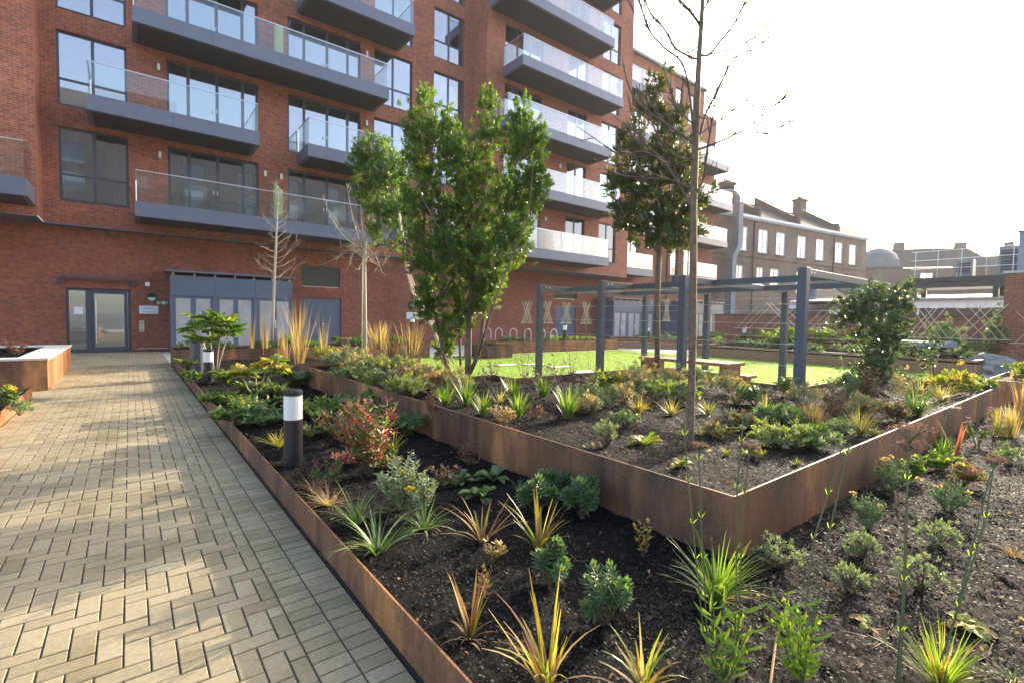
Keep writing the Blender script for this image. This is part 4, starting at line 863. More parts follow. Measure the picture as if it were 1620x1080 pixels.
# trained fruit trees on bamboo fans
def espalier(p, w, h, zb, label, ux=Vector((1,0,0)), half=False, leafy=0.0):
    t = thing('espalier_tree', p, label, 'espalier tree')
    up = V(0,0,1); c = Vector(p); q = MB(); rr = 0.007 + DEP(c)*0.00022
    for i in range(4):
        if i == 3: break
        o_ = -w*0.5 + w*0.17*i + R_.uniform(-.02,.02)*w; o2 = o_ + w*R_.uniform(.6,.7)
        q.tube([c+ux*(o_)+up*zb, c+ux*o2+up*(zb+h*R_.uniform(.95,1.03))], rr, 5)
        if not half: o2 = o_ + w*R_.uniform(.6,.7); q.tube([c-ux*(o_)+up*zb+Vector((ux.y,-ux.x,0))*0.02, c-ux*o2+up*(zb+h*R_.uniform(.95,1.03))+Vector((ux.y,-ux.x,0))*0.02], rr, 5)
    q.tube([c-ux*w*0.6+up*(zb-0.01), c+ux*w*0.6+up*(zb-0.01)], rr*1.1, 5); obj('cane_fan', q, M['cane'], t)
    q = MB(); q.tube([c, c+up*zb, c+up*(zb+h*0.95)], [0.022,0.018,0.008], 6)
    for i in range(9):
        a = zb+h*(0.02+0.1*i); sg = 1 if i % 2 else -1; q.tube([c+up*a, c+ux*sg*w*0.3+up*(a+0.08), c+ux*sg*w*(0.55-0.04*i)+up*(a+0.1)], [0.012,0.008,0.004], 5)
    obj('trunk', q, M['twig'], t)
    return t
for px, l in ((833,'first fan trained tree from the left in the orange planter'),(865,'second fan trained tree from the left in the orange planter'),(895,'fan trained tree in front of the blue double door'),(926,'fan trained tree in the orange planter nearest the second store')):
    p = PD(px, 537, 23.2); espalier(Vector((p.x, p.y, 0.4)), 0.62, 1.0, 0.98, l)
p = PD(1053, 535, 27); espalier(Vector((p.x, p.y, 0.45)), 0.6, 1.2, 1.15, 'fan trained tree in the timber planter before the third store')
UE = Vector((0.35,-0.94,0))
for px, D, half, w_, h_, l in ((1192,23.5,True,1.5,1.15,'three bright leaning canes with a young tree in the long timber planter'),(1240,22.5,False,1.7,1.2,'thin cane fan partly hidden by a pergola post'),(1300,21.5,True,1.5,1.25,'leaning canes between the two right pergola posts'),
    (1465,17.6,False,1.15,1.15,'tall cane fan over the dark metal bench by the garden wall'),(1547,16.6,False,1.35,1.2,'large bare cane fan left of the brick wall end')):
    p = PD(px, 545, D); espalier(Vector((p.x, p.y, 0.43)), w_, h_, 0.62 + (0.25 if px < 1400 else 0.1), l, UE if px < 1400 else Vector((0.3,-0.95,0)), half)
p = Vector((23.9, 1.9, 0.43)); espalier(p, 1.2, 1.1, 0.6, 'faint cane fan against the face of the brick wall end', Vector((0,-1,0)))
p = PD(1468, 548, 17.2); t = thing('metal_bench', (p.x, p.y, 0.43), 'low dark metal bench top in the planting by the garden wall', 'bench')
q = MB(); q.obox(Vector((p.x,p.y,0)), Vector((0.7,-0.7,0)).normalized(), Vector((0.7,0.7,0)).normalized(), 0.8, 0.2, 0.83, 1.02); obj('seat', q, M['bluegrey'], t)
q = MB(); q.obox(Vector((p.x,p.y,0)), Vector((0.7,-0.7,0)).normalized(), Vector((0.7,0.7,0)).normalized(), 0.5, 0.12, 0.4, 0.829); obj('base', q, M['black'], t)
# boulders
def boulder(p, sx, sy, sz, seed, label):
    import bmesh
    bm = bmesh.new(); bmesh.ops.create_icosphere(bm, subdivisions=4, radius=1)
    for v in bm.verts:
        n = v.co.normalized(); k = 1 + 0.30*noise.noise(n*1.6+Vector((seed,0,0))) + 0.16*noise.noise(n*4+Vector((0,seed,0))) + 0.06*noise.noise(n*11)
        v.co = Vector((n.x*sx*k, n.y*sy*k, max(-0.1, n.z*sz*k)))
    me = bpy.data.meshes.new('boulder'); bm.to_mesh(me); bm.free(); me.materials.append(M['rock'])
    o = bpy.data.objects.new('boulder', me); scene.collection.objects.link(o); o.location = p; ORG[o.name] = Vector(p); tag(o, label, 'boulder')
p = G(1567, 590, 0); boulder(p, 1.0, 0.8, 0.62, 1.3, 'large grey weathered boulder at the far right corner of the lawn')
p = G(1460, 584, 0); boulder(p, 0.75, 0.6, 0.5, 4.1, 'smaller grey boulder behind the glossy shrub, left of the large one')
p = PD(1590, 575, 18.5); boulder(Vector((p.x,p.y,0)), 1.0, 0.7, 0.75, 7.7, 'rear grey boulder leaning against the brick wall end')

# ================================================================== TREES
def rv(s=1.0): return Vector((R_.uniform(-1,1), R_.uniform(-1,1), R_.uniform(-1,1)))*s
def shoot(mb, p, d, L, n, ll, lw, mi=0, tipmi=None):
    d = d.normalized(); a0 = R_.uniform(0, 6.28); o = d.orthogonal().normalized(); b = d.cross(o)
    for i in range(n):
        t = i/max(1, n-1); an = a0 + i*2.4
        rad = o*math.cos(an)+b*math.sin(an); up_ = 0.35+0.9*t
        dd = (rad + d*up_ + rv(0.25)).normalized(); l = ll*R_.uniform(0.7, 1.15)
        mb.leaf(p + d*L*t, dd, dd.cross(d), l, lw*R_.uniform(0.8, 1.2), (tipmi if tipmi is not None and t > 0.72 else mi), 0.2, R_.uniform(0.05, 0.3))
def blob_crown(mb, blobs, dens, L, n, ll, lw, tipp=0.35, tw=None):
    for c, rx, ry, rz in blobs:
        m = int(dens*(rx*ry*rz)**(2/3)*10)
        for _ in range(m):
            v = rv(); 
            if v.length < 1e-3: continue
            v.normalize(); k = R_.random()**0.45
            # uneven outline with holes
            k *= 0.82+0.4*noise.noise(v*2.1 + Vector(c))
            if R_.random() < 0.06: k *= R_.uniform(1.1, 1.45)
            off = RT*(v.x*rx*k) + Vector((FW.x,FW.y,0))*(v.y*ry*k) + V(0,0,v.z*rz*k)
            p = Vector(c)+off
            if noise.noise(p*2.6) < -0.3: continue
            d = (off.normalized()*0.7 + V(0,0,0.75) + rv(0.4))
            shoot(mb, p, d, L*R_.uniform(0.6,1.3), R_.randint(n-3, n+3), ll, lw, 0, 1 if (k > 0.75 and R_.random() < tipp) else None)
            if tw is not None and R_.random() < 0.25: tw.tube([p - d.normalized()*L*2.0 - off*0.15, p + d.normalized()*L*0.8], [0.006, 0.003], 4, cap=False)

# multi-stemmed evergreen
base = G(739, 607, ZR); DT = DEP(base)
t = thing('evergreen_tree', base, 'tall bushy multi-stemmed evergreen tree in the middle of the raised bed', 'tree')
Q = lambda x, y, dz=0.0: PD(x, y, DT+dz)
tr = MB()
tr.tube([base-V(0,0,.05), Q(741,560), Q(742,520), Q(745,470), Q(748,400), Q(745,330), Q(752,230)], [0.055,0.05,0.046,0.042,0.035,0.025,0.012], 9)
tr.tube([Q(743,590,0.02), Q(757,560,0.05), Q(762,530,0.1), Q(768,480,0.15), Q(785,420,0.2), Q(800,340,0.3), Q(815,230,0.3)], [0.035,0.034,0.03,0.028,0.022,0.016,0.008], 8)
tr.tube([base+V(-.12,.08,-.05), Q(705,575,0.1), Q(697,535,0.1), Q(690,500,0.1), Q(672,440,0.1), Q(670,350,0.0), Q(690,220,0)], [0.035,0.033,0.03,0.027,0.02,0.014,0.007], 8)
tr.tube([base+V(.02,.2,-.05), Q(728,560,0.3), Q(727,500,0.35), Q(715,420,0.4), Q(712,330,0.4)], [0.025,0.022,0.02,0.016,0.01], 7)
tr.tube([Q(742,520), Q(730,450,-.2), Q(705,380,-.4), Q(660,300,-.5)], [0.022,0.018,0.012,0.006], 6)
tr.tube([Q(757,560), Q(775,500,-.2), Q(800,430,-.4), Q(835,350,-.4), Q(845,250,-.3)], [0.02,0.017,0.013,0.009,0.005], 6)
cr = MB(); u1 = DT/FPX
bl = [(Q(690,225),48*u1,0.55,75*u1),(Q(652,225),18*u1,.3,55*u1),(Q(675,165),14*u1,.25,32*u1),(Q(735,255),45*u1,.6,70*u1),(Q(770,205),24*u1,.35,58*u1),(Q(770,165),16*u1,.2,25*u1),(Q(828,240),38*u1,.5,75*u1),(Q(824,185),18*u1,.25,38*u1),(Q(855,225),14*u1,.25,30*u1),
      (Q(660,310),40*u1,.5,55*u1),(Q(720,340,0.2),70*u1,.8,75*u1),(Q(800,320,0.2),55*u1,.7,65*u1),(Q(850,300),24*u1,.4,48*u1),(Q(690,400,-.1),60*u1,.65,60*u1),(Q(760,410,.1),70*u1,.75,65*u1),(Q(815,375),38*u1,.5,55*u1),
      (Q(690,470),40*u1,.5,38*u1),(Q(740,480,.2),46*u1,.5,40*u1),(Q(775,455),24*u1,.4,34*u1),(Q(672,495),24*u1,.35,22*u1),(Q(718,520,.1),34*u1,.4,26*u1),(Q(703,555,.3),20*u1,.3,18*u1)]
blob_crown(cr, bl, 98, 0.09, 11, 0.064, 0.027, 0.5, tr)
obj('trunk', tr, M['barkgrey'], t, smooth=True); obj('crown', cr, [GREEN['laurel'], GREEN['laureltip']], t)
print('evergreen leaves', len(cr.f)//2)

# magnolia in front of the pergola table
base = G(1040, 588, 0.3); DM = 9.6; base = PD(1040, 588, DM)
t = thing('magnolia_tree', base, 'large-leaved dark evergreen tree with a slim clear trunk beside the pergola', 'tree')
Q = lambda x, y, dz=0.0: PD(x, y, DM+dz); u2 = DM/FPX
tr = MB(); tr.tube([base-V(0,0,.3), Q(1040,540), Q(1040,470), Q(1043,400), Q(1044,330), Q(1042,250), Q(1040,180), Q(1038,125)], [0.056,0.052,0.05,0.046,0.038,0.028,0.018,0.008], 10)
for pts in ([(1043,405),(1022,372),(1005,340)],[(1043,395),(1060,370),(1080,340)],[(1044,340),(1000,310),(975,290)],[(1044,330),(1085,300),(1100,280)],[(1043,280),(1010,250),(990,230)],[(1042,240),(1075,215)],[(1041,200),(1015,180)]):
    tr.tube([Q(x, y, R_.uniform(-.3,.3)*i) for i, (x, y) in enumerate(pts)], [0.02,0.013,0.006][:len(pts)], 6)
cr = MB()
bl = [(Q(1042,135),18*u2,.2,28*u2),(Q(1030,185),26*u2,.3,34*u2),(Q(1060,195),26*u2,.3,28*u2),(Q(1010,240),34*u2,.45,40*u2),(Q(1065,250),42*u2,.5,46*u2),(Q(990,295),30*u2,.4,36*u2),(Q(1040,300),52*u2,.6,48*u2),(Q(1088,310),24*u2,.4,42*u2),(Q(985,345),26*u2,.35,28*u2),(Q(1030,355),42*u2,.5,34*u2),(Q(1075,355),38*u2,.5,36*u2),(Q(1072,390),26*u2,.35,20*u2),(Q(1020,385),20*u2,.3,18*u2)]
bl = [(c, rx*1.22, ry*1.1, rz) for c, rx, ry, rz in bl]; blob_crown(cr, bl, 36, 0.10, 8, 0.135, 0.052, 0.1, tr)
obj('trunk', tr, M['barkgrey'], t, smooth=True); obj('crown', cr, [GREEN['magnolia'], GREEN['laurel']], t)

# big bare tree in the raised bed
base = G(1091, 710, ZR); DB = DEP(base)
t = thing('bare_tree', base, 'tall bare winter tree with a slim straight trunk nearest the viewer', 'tree')
Q = lambda x, y, dz=0.0: PD(x, y, DB+dz)
tr = MB(); tr.tube([base-V(0,0,.05), base+V(0,0,.1), Q(1094,620), Q(1096,520), Q(1097,400), Q(1097,330), Q(1100,240), Q(1103,150), Q(1106,90), Q(1110,30), Q(1113,-30), Q(1117,-120), Q(1120,-260)], [0.035,0.031,0.030,0.030,0.030,0.029,0.028,0.025,0.022,0.018,0.015,0.011,0.005], 12)
obj('trunk', tr, M['barkgrey'], t, smooth=True)
br = MB()
def limb(pts, dz0, dz1, r0, r1=0.0013, twigs=2, jit=2.0):
    P = [Q(x, y, dz0+(dz1-dz0)*i/(len(pts)-1)) for i, (x, y) in enumerate(pts)]; n = len(P)
    # smooth resample
    S = []
    for i in range(n-1):
        for k in range(4):
            tt = k/4; a = P[max(i-1,0)]; b = P[i]; c = P[i+1]; d = P[min(i+2,n-1)]
            S.append(0.5*((2*b)+(c-a)*tt+(2*a-5*b+4*c-d)*tt*tt+(3*b-a-3*c+d)*tt**3) + rv(0.002*jit*0.4))
    S.append(P[-1]); m = len(S)
    br.tube(S, [r0+(r1-r0)*(i/(m-1))**0.7 for i in range(m)], 6)
    for _ in range(twigs):
        i = R_.randint(m//4, m-2); d = (S[min(i+1,m-1)]-S[i]).normalized(); dd = (d + rv(0.8) + V(0,0,0.35)).normalized(); L = R_.uniform(0.12, 0.34)
        mid = S[i]+dd*L*0.5+rv(0.012); rr = max(r1*0.85, r0*0.28)
        br.tube([S[i], mid, S[i]+dd*L+V(0,0,L*0.12)], [rr, rr*0.8, r1*0.6], 4, cap=False)
        br.tube([mid, mid+(dd+rv(0.7)).normalized()*L*0.4], [rr*0.7, r1*0.5], 4, cap=False)
for i_, (pts, a, b, r) in enumerate([([(1108,88),(1123,86),(1140,65),(1157,45),(1170,20),(1184,-10)],0,.25,.008),([(1125,86),(1160,77),(1200,55),(1218,33)],.03,.3,.004),([(1108,40),(1093,20),(1075,0),(1060,-20)],0,-.2,.008),
    ([(1101,94),(1070,78),(1050,45),(1030,22),(1018,-5)],0,.3,.006),([(1100,245),(1092,160),(1080,102),(1050,75),(1025,45),(1010,-5)],0,-.25,.0075),([(1101,245),(1115,185),(1135,145),(1150,112),(1163,92),(1200,72),(1255,30)],0,.35,.0075),
    ([(1100,308),(1112,285),(1120,230),(1130,170),(1136,120)],0,-.15,.008),([(1102,238),(1135,226),(1165,212),(1180,205),(1205,185),(1258,138)],0,-.35,.007),([(1183,206),(1215,211),(1255,190)],-.3,-.45,.003),([(1104,215),(1140,190),(1162,172),(1192,152)],0,.2,.004),
    ([(1098,315),(1125,305),(1155,293)],0,.15,.004),([(1096,328),(1085,312),(1050,255),(1022,230),(998,195)],0,.3,.011),([(1080,305),(1050,258),(1015,240),(985,246),(955,230)],.08,-.3,.006),([(1098,228),(1060,200),(1030,180),(1000,150),(985,98)],0,.35,.007),
    ([(1098,252),(1070,248),(1040,215),(1022,160)],0,-.3,.005),([(1097,300),(1060,285),(1020,282),(960,275)],0,.3,.005),([(1100,200),(1075,175),(1060,140),(1050,110)],0,.25,.004),([(1113,-20),(1130,-60),(1150,-120)],0,.2,.008),([(1112,-10),(1095,-60),(1080,-130)],0,-.2,.008),([(1110,20),(1122,0),(1128,-30)],0,.1,.005)]):
    limb(pts, a, b, r*1.6, 0.0062, 7)
obj('branches', br, M['twig'], t, smooth=True)
lf = MB()
for _ in range(90):
    c = Q(R_.gauss(1091,5), R_.gauss(83,9), R_.uniform(-.06,.06)); lf.leaf(c, rv(), rv(), R_.uniform(0.015,0.03), 0.012)
for x, y in ((1163,173),(1246,146),(1162,90),(1180,207)):
    for _ in range(5): lf.leaf(Q(x, y), rv()+V(0,0,-1), rv(), 0.022, 0.01)
obj('dead_leaves', lf, GREEN['brown'], t)

# small bare birch by the store
D1 = 16.8; Q = lambda x, y, dz=0.0: PD(x, y, D1+dz)
base = Vector((Q(430,548).x, Q(430,548).y, 0.43))
t = thing('young_bare_tree', base, 'young leafless pale tree in front of the blue-grey store', 'tree')
tr = MB(); tr.tube([base, Q(432,500), Q(434,440), Q(436,400), Q(438,350), Q(440,310), Q(437,285)], [0.055,0.05,0.045,0.04,0.03,0.02,0.008], 8); obj('trunk', tr, M['barkpale'], t, smooth=True)
br = MB()
for i in range(34):
    y = 452-i*4.5+R_.uniform(-4,4); sg = -1 if R_.random() < .5 else 1; L = R_.uniform(0.35, 1.0)*(52 if i < 14 else 36)*(1-i/50); x0 = 435+(435-y)*0.03; e = R_.uniform(.3,1.3)
    limb([(x0, y), (x0+sg*L*R_.uniform(.3,.5), y-L*e*R_.uniform(.2,.5)), (x0+sg*L*R_.uniform(.65,.85), y-L*e*R_.uniform(.5,.8)), (x0+sg*L, y-L*e)], 0, R_.uniform(-.9,.9), 0.011, 0.004, 4)
obj('branches', br, M['twigpale'], t, smooth=True)

# slim tree with leafy top, left of the evergreen
D2 = 10.6; Q = lambda x, y, dz=0.0: PD(x, y, D2+dz); u3 = D2/FPX
base = Vector((Q(578,566).x, Q(578,566).y, 0.42))
t = thing('slim_tree', base, 'slim pale-trunked tree with drooping bare twigs below and a small leafy top', 'tree')
tr = MB(); tr.tube([base, Q(578,520), Q(577,450), Q(577,405), Q(580,360), Q(590,300), Q(597,250)], [0.04,0.038,0.036,0.033,0.024,0.015,0.007], 8)
tr.tube([base+V(-.06,.05,0), Q(573,480,.1), Q(574,405,.1)], [0.012,0.012,0.012], 6); obj('trunk', tr, M['barkpale'], t, smooth=True)
br = MB()
for pts in ([(577,405),(560,385),(540,360),(518,330)],[(577,402),(565,370),(555,330),(548,290)],[(577,400),(555,395),(530,410),(512,418)],[(577,398),(560,400),(550,425),(546,430)],[(578,400),(590,415),(605,420),(612,405)],[(578,405),(592,402),(602,425),(606,433)],[(577,410),(570,420),(568,428)],[(578,395),(595,380),(610,370)],[(577,400),(545,375),(525,345),(510,310)],[(578,398),(573,360),(570,320),(565,280)]):
    limb(pts, 0, R_.uniform(-.5,.5), 0.013, 0.003, 4)
for _ in range(30): limb([(577+R_.uniform(-4,4),405+R_.uniform(-30,8)),(577+R_.uniform(-45,35),400+R_.uniform(-40,20)),(577+R_.uniform(-60,45),405+R_.uniform(-70,35))], 0, R_.uniform(-.5,.5), 0.006, 0.002, 2)
obj('branches', br, M['twigpale'], t, smooth=True)
cr = MB(); bl = [(Q(590,240),36*u3,.45,32*u3),(Q(615,275),34*u3,.5,40*u3),(Q(575,265),26*u3,.4,28*u3),(Q(600,320),38*u3,.5,38*u3),(Q(570,310),18*u3,.3,24*u3),(Q(630,340),28*u3,.4,38*u3),(Q(600,365),28*u3,.35,26*u3),(Q(625,385),20*u3,.3,18*u3)]
tw = MB(); blob_crown(cr, bl, 85, 0.10, 9, 0.07, 0.03, 0.45, tw); obj('crown', cr, [GREEN['laurel'], GREEN['laureltip']], t); obj('twigs', tw, M['twig'], t)
# bundle of leaning bare stems
t = thing('leaning_stems', Vector((Q(700,560).x, Q(700,560).y, 0.1)), 'bundle of long bare leaning stems left of the bushy evergreen', 'shrub')
q = MB()
for i in range(5):
    j = R_.uniform(-6, 6); D_ = 9.2+i*0.1
    q.tube([PD(712+j*2,575,D_), PD(690+j,520,D_), PD(660+j,475,D_), PD(645+j*.6,425,D_), PD(634+j*.3,350,D_), PD(630+j*.2,320,D_)], [0.016,0.014,0.012,0.011,0.009,0.005], 6)
obj('stems', q, M['twigpale'], t, smooth=True)

# glossy shrub on the pergola's near right post
base = G(1392, 616, ZR); D3 = DEP(base); Q = lambda x, y, dz=0.0: PD(x, y, D3+dz); u4 = D3/FPX
t = thing('glossy_shrub', base, 'glistening broad-leaved shrub hiding the right end of the pergola', 'shrub')
tr = MB()
for pts in ([(1392,616),(1390,560),(1380,500),(1370,450)],[(1392,616),(1400,560),(1410,500),(1420,455)],[(1392,616),(1378,570),(1355,540),(1340,500)],[(1392,616),(1415,580),(1450,575),(1475,560)],[(1392,616),(1395,540),(1395,450)]):
    tr.tube([Q(x, y, R_.uniform(-.15,.15)) for x, y in pts], [0.018,0.014,0.009,0.004][:len(pts)], 6)
cr = MB(); bl = [(Q(1395,470),46*u4,.4,36*u4),(Q(1360,485),36*u4,.4,34*u4),(Q(1425,475),24*u4,.3,36*u4),(Q(1345,510),26*u4,.3,30*u4),(Q(1385,520),48*u4,.45,38*u4),(Q(1420,525),24*u4,.3,34*u4),(Q(1395,565),34*u4,.4,34*u4),(Q(1380,590),36*u4,.4,26*u4),(Q(1410,600),36*u4,.35,22*u4)]
blob_crown(cr, bl, 130, 0.06, 9, 0.05, 0.026, 0.1, tr); obj('trunk', tr, M['twig'], t, smooth=True); obj('crown', cr, [GREEN['gloss'], GREEN['lime']], t)
base = G(1478, 604, ZR); D4 = DEP(base); Q = lambda x, y, dz=0.0: PD(x, y, D4+dz); u5 = D4/FPX
t = thing('young_glossy_shrub', base, 'small sprig of the glossy shrub standing apart on its right', 'shrub')
tr = MB(); tr.tube([base, Q(1476,570), Q(1482,535)], [0.012,0.009,0.004], 6); cr = MB()
blob_crown(cr, [(Q(1480,545),18*u5,.2,20*u5),(Q(1472,575),18*u5,.2,20*u5),(Q(1462,560),10*u5,.2,12*u5)], 60, 0.05, 8, 0.05, 0.026, 0.3, tr); obj('trunk', tr, M['twig'], t); obj('crown', cr, [GREEN['gloss'], GREEN['lime']], t)
# ================================================================== PLANTS
Z1 = V(0,0,1)
def at(px, py, z): p = G(px, py, z); return p, DEP(p)/FPX
def grass(px, py, z, hpx, rpx, n, wpx, mats, label, lean=(0.1,0.6), curve=(0.2,1.2), name='ornamental_grass', base=0.12, group=None, extra=None, p=None, s=None):
    if p is None: p, s = at(px, py, z)
    mb = MB(); n = int(n*1.7); wpx = wpx*0.66; mats = list(mats); dead = 'tan' if 'tan' not in mats else None
    if dead: mats.append(dead)
    for i in range(n):
        az = R_.uniform(0, 6.283); L = hpx*s*R_.uniform(0.5, 1.15); q = p + Vector((math.cos(az), math.sin(az), 0))*rpx*s*base*R_.random() - Z1*0.01
        az += R_.uniform(-0.5, 0.5)
        mb.blade(q, az, L, wpx*s*R_.uniform(0.6, 1.2), R_.uniform(*lean), R_.uniform(*curve)*R_.uniform(.6,1.5), (R_.randrange(len(mats)-(1 if dead else 0)) if R_.random() < .93 else len(mats)-1), 5)
    o = obj(name, mb, [GREEN[m] for m in mats], loc=p); tag(o, label, 'grass', group)
    return o
def stems(mb, p, h, r, n, rad=0.003, up=0.85, mi=0, curved=0.1):
    out = []
    for i in range(n):
        a = R_.uniform(0, 6.283); k = math.sqrt(R_.random()); k *= 1.3 if R_.random() < .15 else 1; tip = p + Vector((math.cos(a)*r*k, math.sin(a)*r*k, h*max(.3,1-0.35*k*k)*R_.uniform(up-.25, 1.12)))
        mid = p + (tip-p)*0.5 + Vector((math.cos(a), math.sin(a), 0))*r*curved + Z1*h*0.05; b = p + Vector((math.cos(a), math.sin(a), 0))*r*0.12*R_.random()
        mb.tube([b-Z1*0.01, mid, tip], [rad, rad*0.8, rad*0.5], 5, mi, cap=False); out.append((b, mid, tip))
    return out
def shrub(px, py, z, hpx, rpx, n, ll, lw, leafs, label, per=16, stemm='stembrown', start=0.35, name='garden_plant', cat='plant', tips=None, flowers=None, group=None, rad=0.0028, droop=0.3):
    p, s = at(px, py, z); h, r = hpx*s, rpx*s; t = thing(name, p, label, cat, group); sm, lm, fm = MB(), MB(), []; ll *= .78; lw *= .78; per = int(per*1.35); n = int(n*1.15)+1
    for b, m, tip in stems(sm, p, h, r, n, rad):
        for k in range(per):
            f = start+(1-start)*k/per; q = b.lerp(m, f*2) if f < 0.5 else m.lerp(tip, f*2-1); a = k*2.4+R_.random()
            d = Vector((math.cos(a), math.sin(a), R_.uniform(0.1,1.0)-droop)); lm.leaf(q, d, d.cross(Z1), ll*s*R_.uniform(0.6,1.2), lw*s*R_.uniform(.7,1.2), R_.randrange(len(leafs)), 0.2, R_.uniform(0,.35))
        if tips:
            for k in range(9):
                d = Vector((math.cos(k*0.7), math.sin(k*0.7), 0.9)); lm.leaf(tip, d, d.cross(Z1), ll*s*0.7, lw*s, len(leafs))
        if flowers and R_.random() < flowers[1]:
            fh = MB()
            for k in range(flowers[2]):
                d = rv()+Z1; fh.leaf(tip+Vector((R_.gauss(0,.6),R_.gauss(0,.6),R_.gauss(0,.2)))*flowers[3]*s+Z1*0.01, d, rv(), flowers[3]*s, flowers[3]*s*0.8)
            fm.append(fh)
    obj('stems', sm, GREEN[stemm], t); obj('leaves', lm, [GREEN[m] for m in leafs]+([GREEN[tips]] if tips else []), t)
    for fh in fm: obj('flower_head', fh, GREEN[flowers[0]], t)
    return t
def euphorbia(px, py, z, hpx, rpx, n, label, tips='bluetip', ll=17, lw=5):
    p, s = at(px, py, z); h, r = hpx*s, rpx*s; t = thing('euphorbia', p, label, 'plant'); sm, lm = MB(), MB()
    for b, m, tip in stems(sm, p, h, r*0.85, n, 0.0035, 0.75):
        d0 = (tip-m).normalized()
        for k in range(44):
            f = k/43; q = m.lerp(tip, 0.05+0.95*f); a = k*2.4; o = d0.orthogonal().normalized(); rad = o*math.cos(a)+d0.cross(o)*math.sin(a)
            d = rad*(1.0 if f < 0.85 else 0.7)+d0*(-0.35+1.2*f); lm.leaf(q, d, d.cross(d0), ll*s*(1.0 if f < 0.8 else 0.65)*R_.uniform(.8,1.15), lw*s, 1 if f > 0.86 else 0, 0.15, 0.2)
    obj('stems', sm, GREEN['stembrown'], t); obj('leaves', lm, [GREEN['blue'], GREEN[tips]], t)
def mound(px, py, z, hpx, rpx, n, ll, lw, leafs, label, name='garden_plant', stem=True, group=None, p=None, s=None, cat='plant', flat=1.0):
    if p is None:
        p, s = at(px, py, z)
        if z > .4:
            k_ = 0.95 if px < 700 else (0.8 if (1000 < px < 1170 and py < 640) else 1.2); hpx *= k_; rpx *= 1.1; n = int(n*1.5)
    h, r = hpx*s, rpx*s; t = thing(name, p, label, cat, group); sm, lm = MB(), MB()
    if stem: n = int(n*1.7); ll *= .74; lw *= .74
    for i in range(n):
        a = R_.uniform(0, 6.283); k = math.sqrt(R_.random()); c = p+Vector((math.cos(a)*r*k, math.sin(a)*r*k, h*math.sqrt(max(0,1-0.75*k*k))*R_.uniform(.72,1.08)*flat*(0.85+0.35*noise.noise((math.cos(a)*k*1.6+px, math.sin(a)*k*1.6, 2.0)))))
        if stem and R_.random() < .14: c = p+(c-p)*R_.uniform(1.1,1.5)
        d = (c-p).normalized()+rv(0.45)
        shoot(lm, c-d.normalized()*ll*s*0.6, d, ll*s*0.8, 9, ll*s, lw*s, R_.randrange(len(leafs)))
        if stem and R_.random() < 0.4: sm.tube([p+rv(r*0.1)-Z1*0.01, p.lerp(c, 0.6)+rv(0.01), c], [0.003,0.0025,0.0015], 4, cap=False)
    if stem: obj('stems', sm, GREEN['stembrown'], t)
    obj('leaves', lm, [GREEN[m] for m in leafs], t); return t
def fern(px, py, z, hpx, rpx, n, leafs, label, name='fern', pin=0.16, p=None, s=None):
    if p is None: p, s = at(px, py, z)
    lm = MB(); sm = MB(); t = thing(name, p, label, 'plant')
    for i in range(n):
        a = 6.283*i/n+R_.uniform(-.3,.3); hd = Vector((math.cos(a), math.sin(a), 0)); L = rpx*s*R_.uniform(.75,1.15); H = hpx*s*R_.uniform(.7,1.1); pts = []
        for k in range(11):
            f = k/10; pts.append(p+hd*L*f+Z1*H*(math.sin(min(1,f*1.15)*2.2)*0.95))
        sm.tube(pts, [0.003]*10+[0.001], 4, cap=False)
        for k in range(1, 11):
            f = k/10; w_ = L*pin*2.2*math.sin(3.0*(0.12+0.88*f))*0.9+0.01; dd = (pts[k]-pts[k-1]).normalized(); sd_ = dd.cross(Z1).normalized()
            for sg in (-1, 1):
                for o in (0, .5):
                    d = sd_*sg+dd*0.6-Z1*0.15+rv(.1); lm.leaf(pts[k-1].lerp(pts[k], o), d, dd, w_, w_*0.28, R_.randrange(len(leafs)), 0.1, 0.25)
    obj('stems', sm, GREEN['stem'], t); obj('leaves', lm, [GREEN[m] for m in leafs], t)
def rosette(px, py, z, hpx, rpx, n, wpx, leafs, label, name='broad_leaf_plant', tilt=(0.5,1.25)):
    p, s = at(px, py, z); lm = MB()
    for i in range(n):
        a = R_.uniform(0, 6.283); tl = R_.uniform(*tilt); d = Vector((math.cos(a)*math.sin(tl), math.sin(a)*math.sin(tl), math.cos(tl))); L = rpx*s*R_.uniform(.6,1.1); sd_ = Vector((-math.sin(a), math.cos(a), 0))
        nn = d.cross(sd_); q = p+d*L*0.25; W = wpx*s*R_.uniform(.7,1.1); mi = R_.randrange(len(leafs)); rows = []
        lm.tube([p, q], [0.004,0.003], 4, mi, cap=False); b = len(lm.v)
        for k in range(6):
            f = k/5; c = q+d*L*0.8*f-Z1*L*0.35*f*f; ww = W*0.5*math.sin(math.pi*(0.08+0.86*f))**0.8; lift = Z1*ww*0.35
            lm.v += [tuple(c-sd_*ww+lift+rv(ww*.12)), tuple(c), tuple(c+sd_*ww+lift+rv(ww*.12))]
        for k in range(5):
            o_ = b+3*k; lm.f += [(o_,o_+1,o_+4,o_+3),(o_+1,o_+2,o_+5,o_+4)]; lm.m += [mi, mi]
    o = obj(name, lm, [GREEN[m] for m in leafs], loc=p); tag(o, label, 'plant'); return o
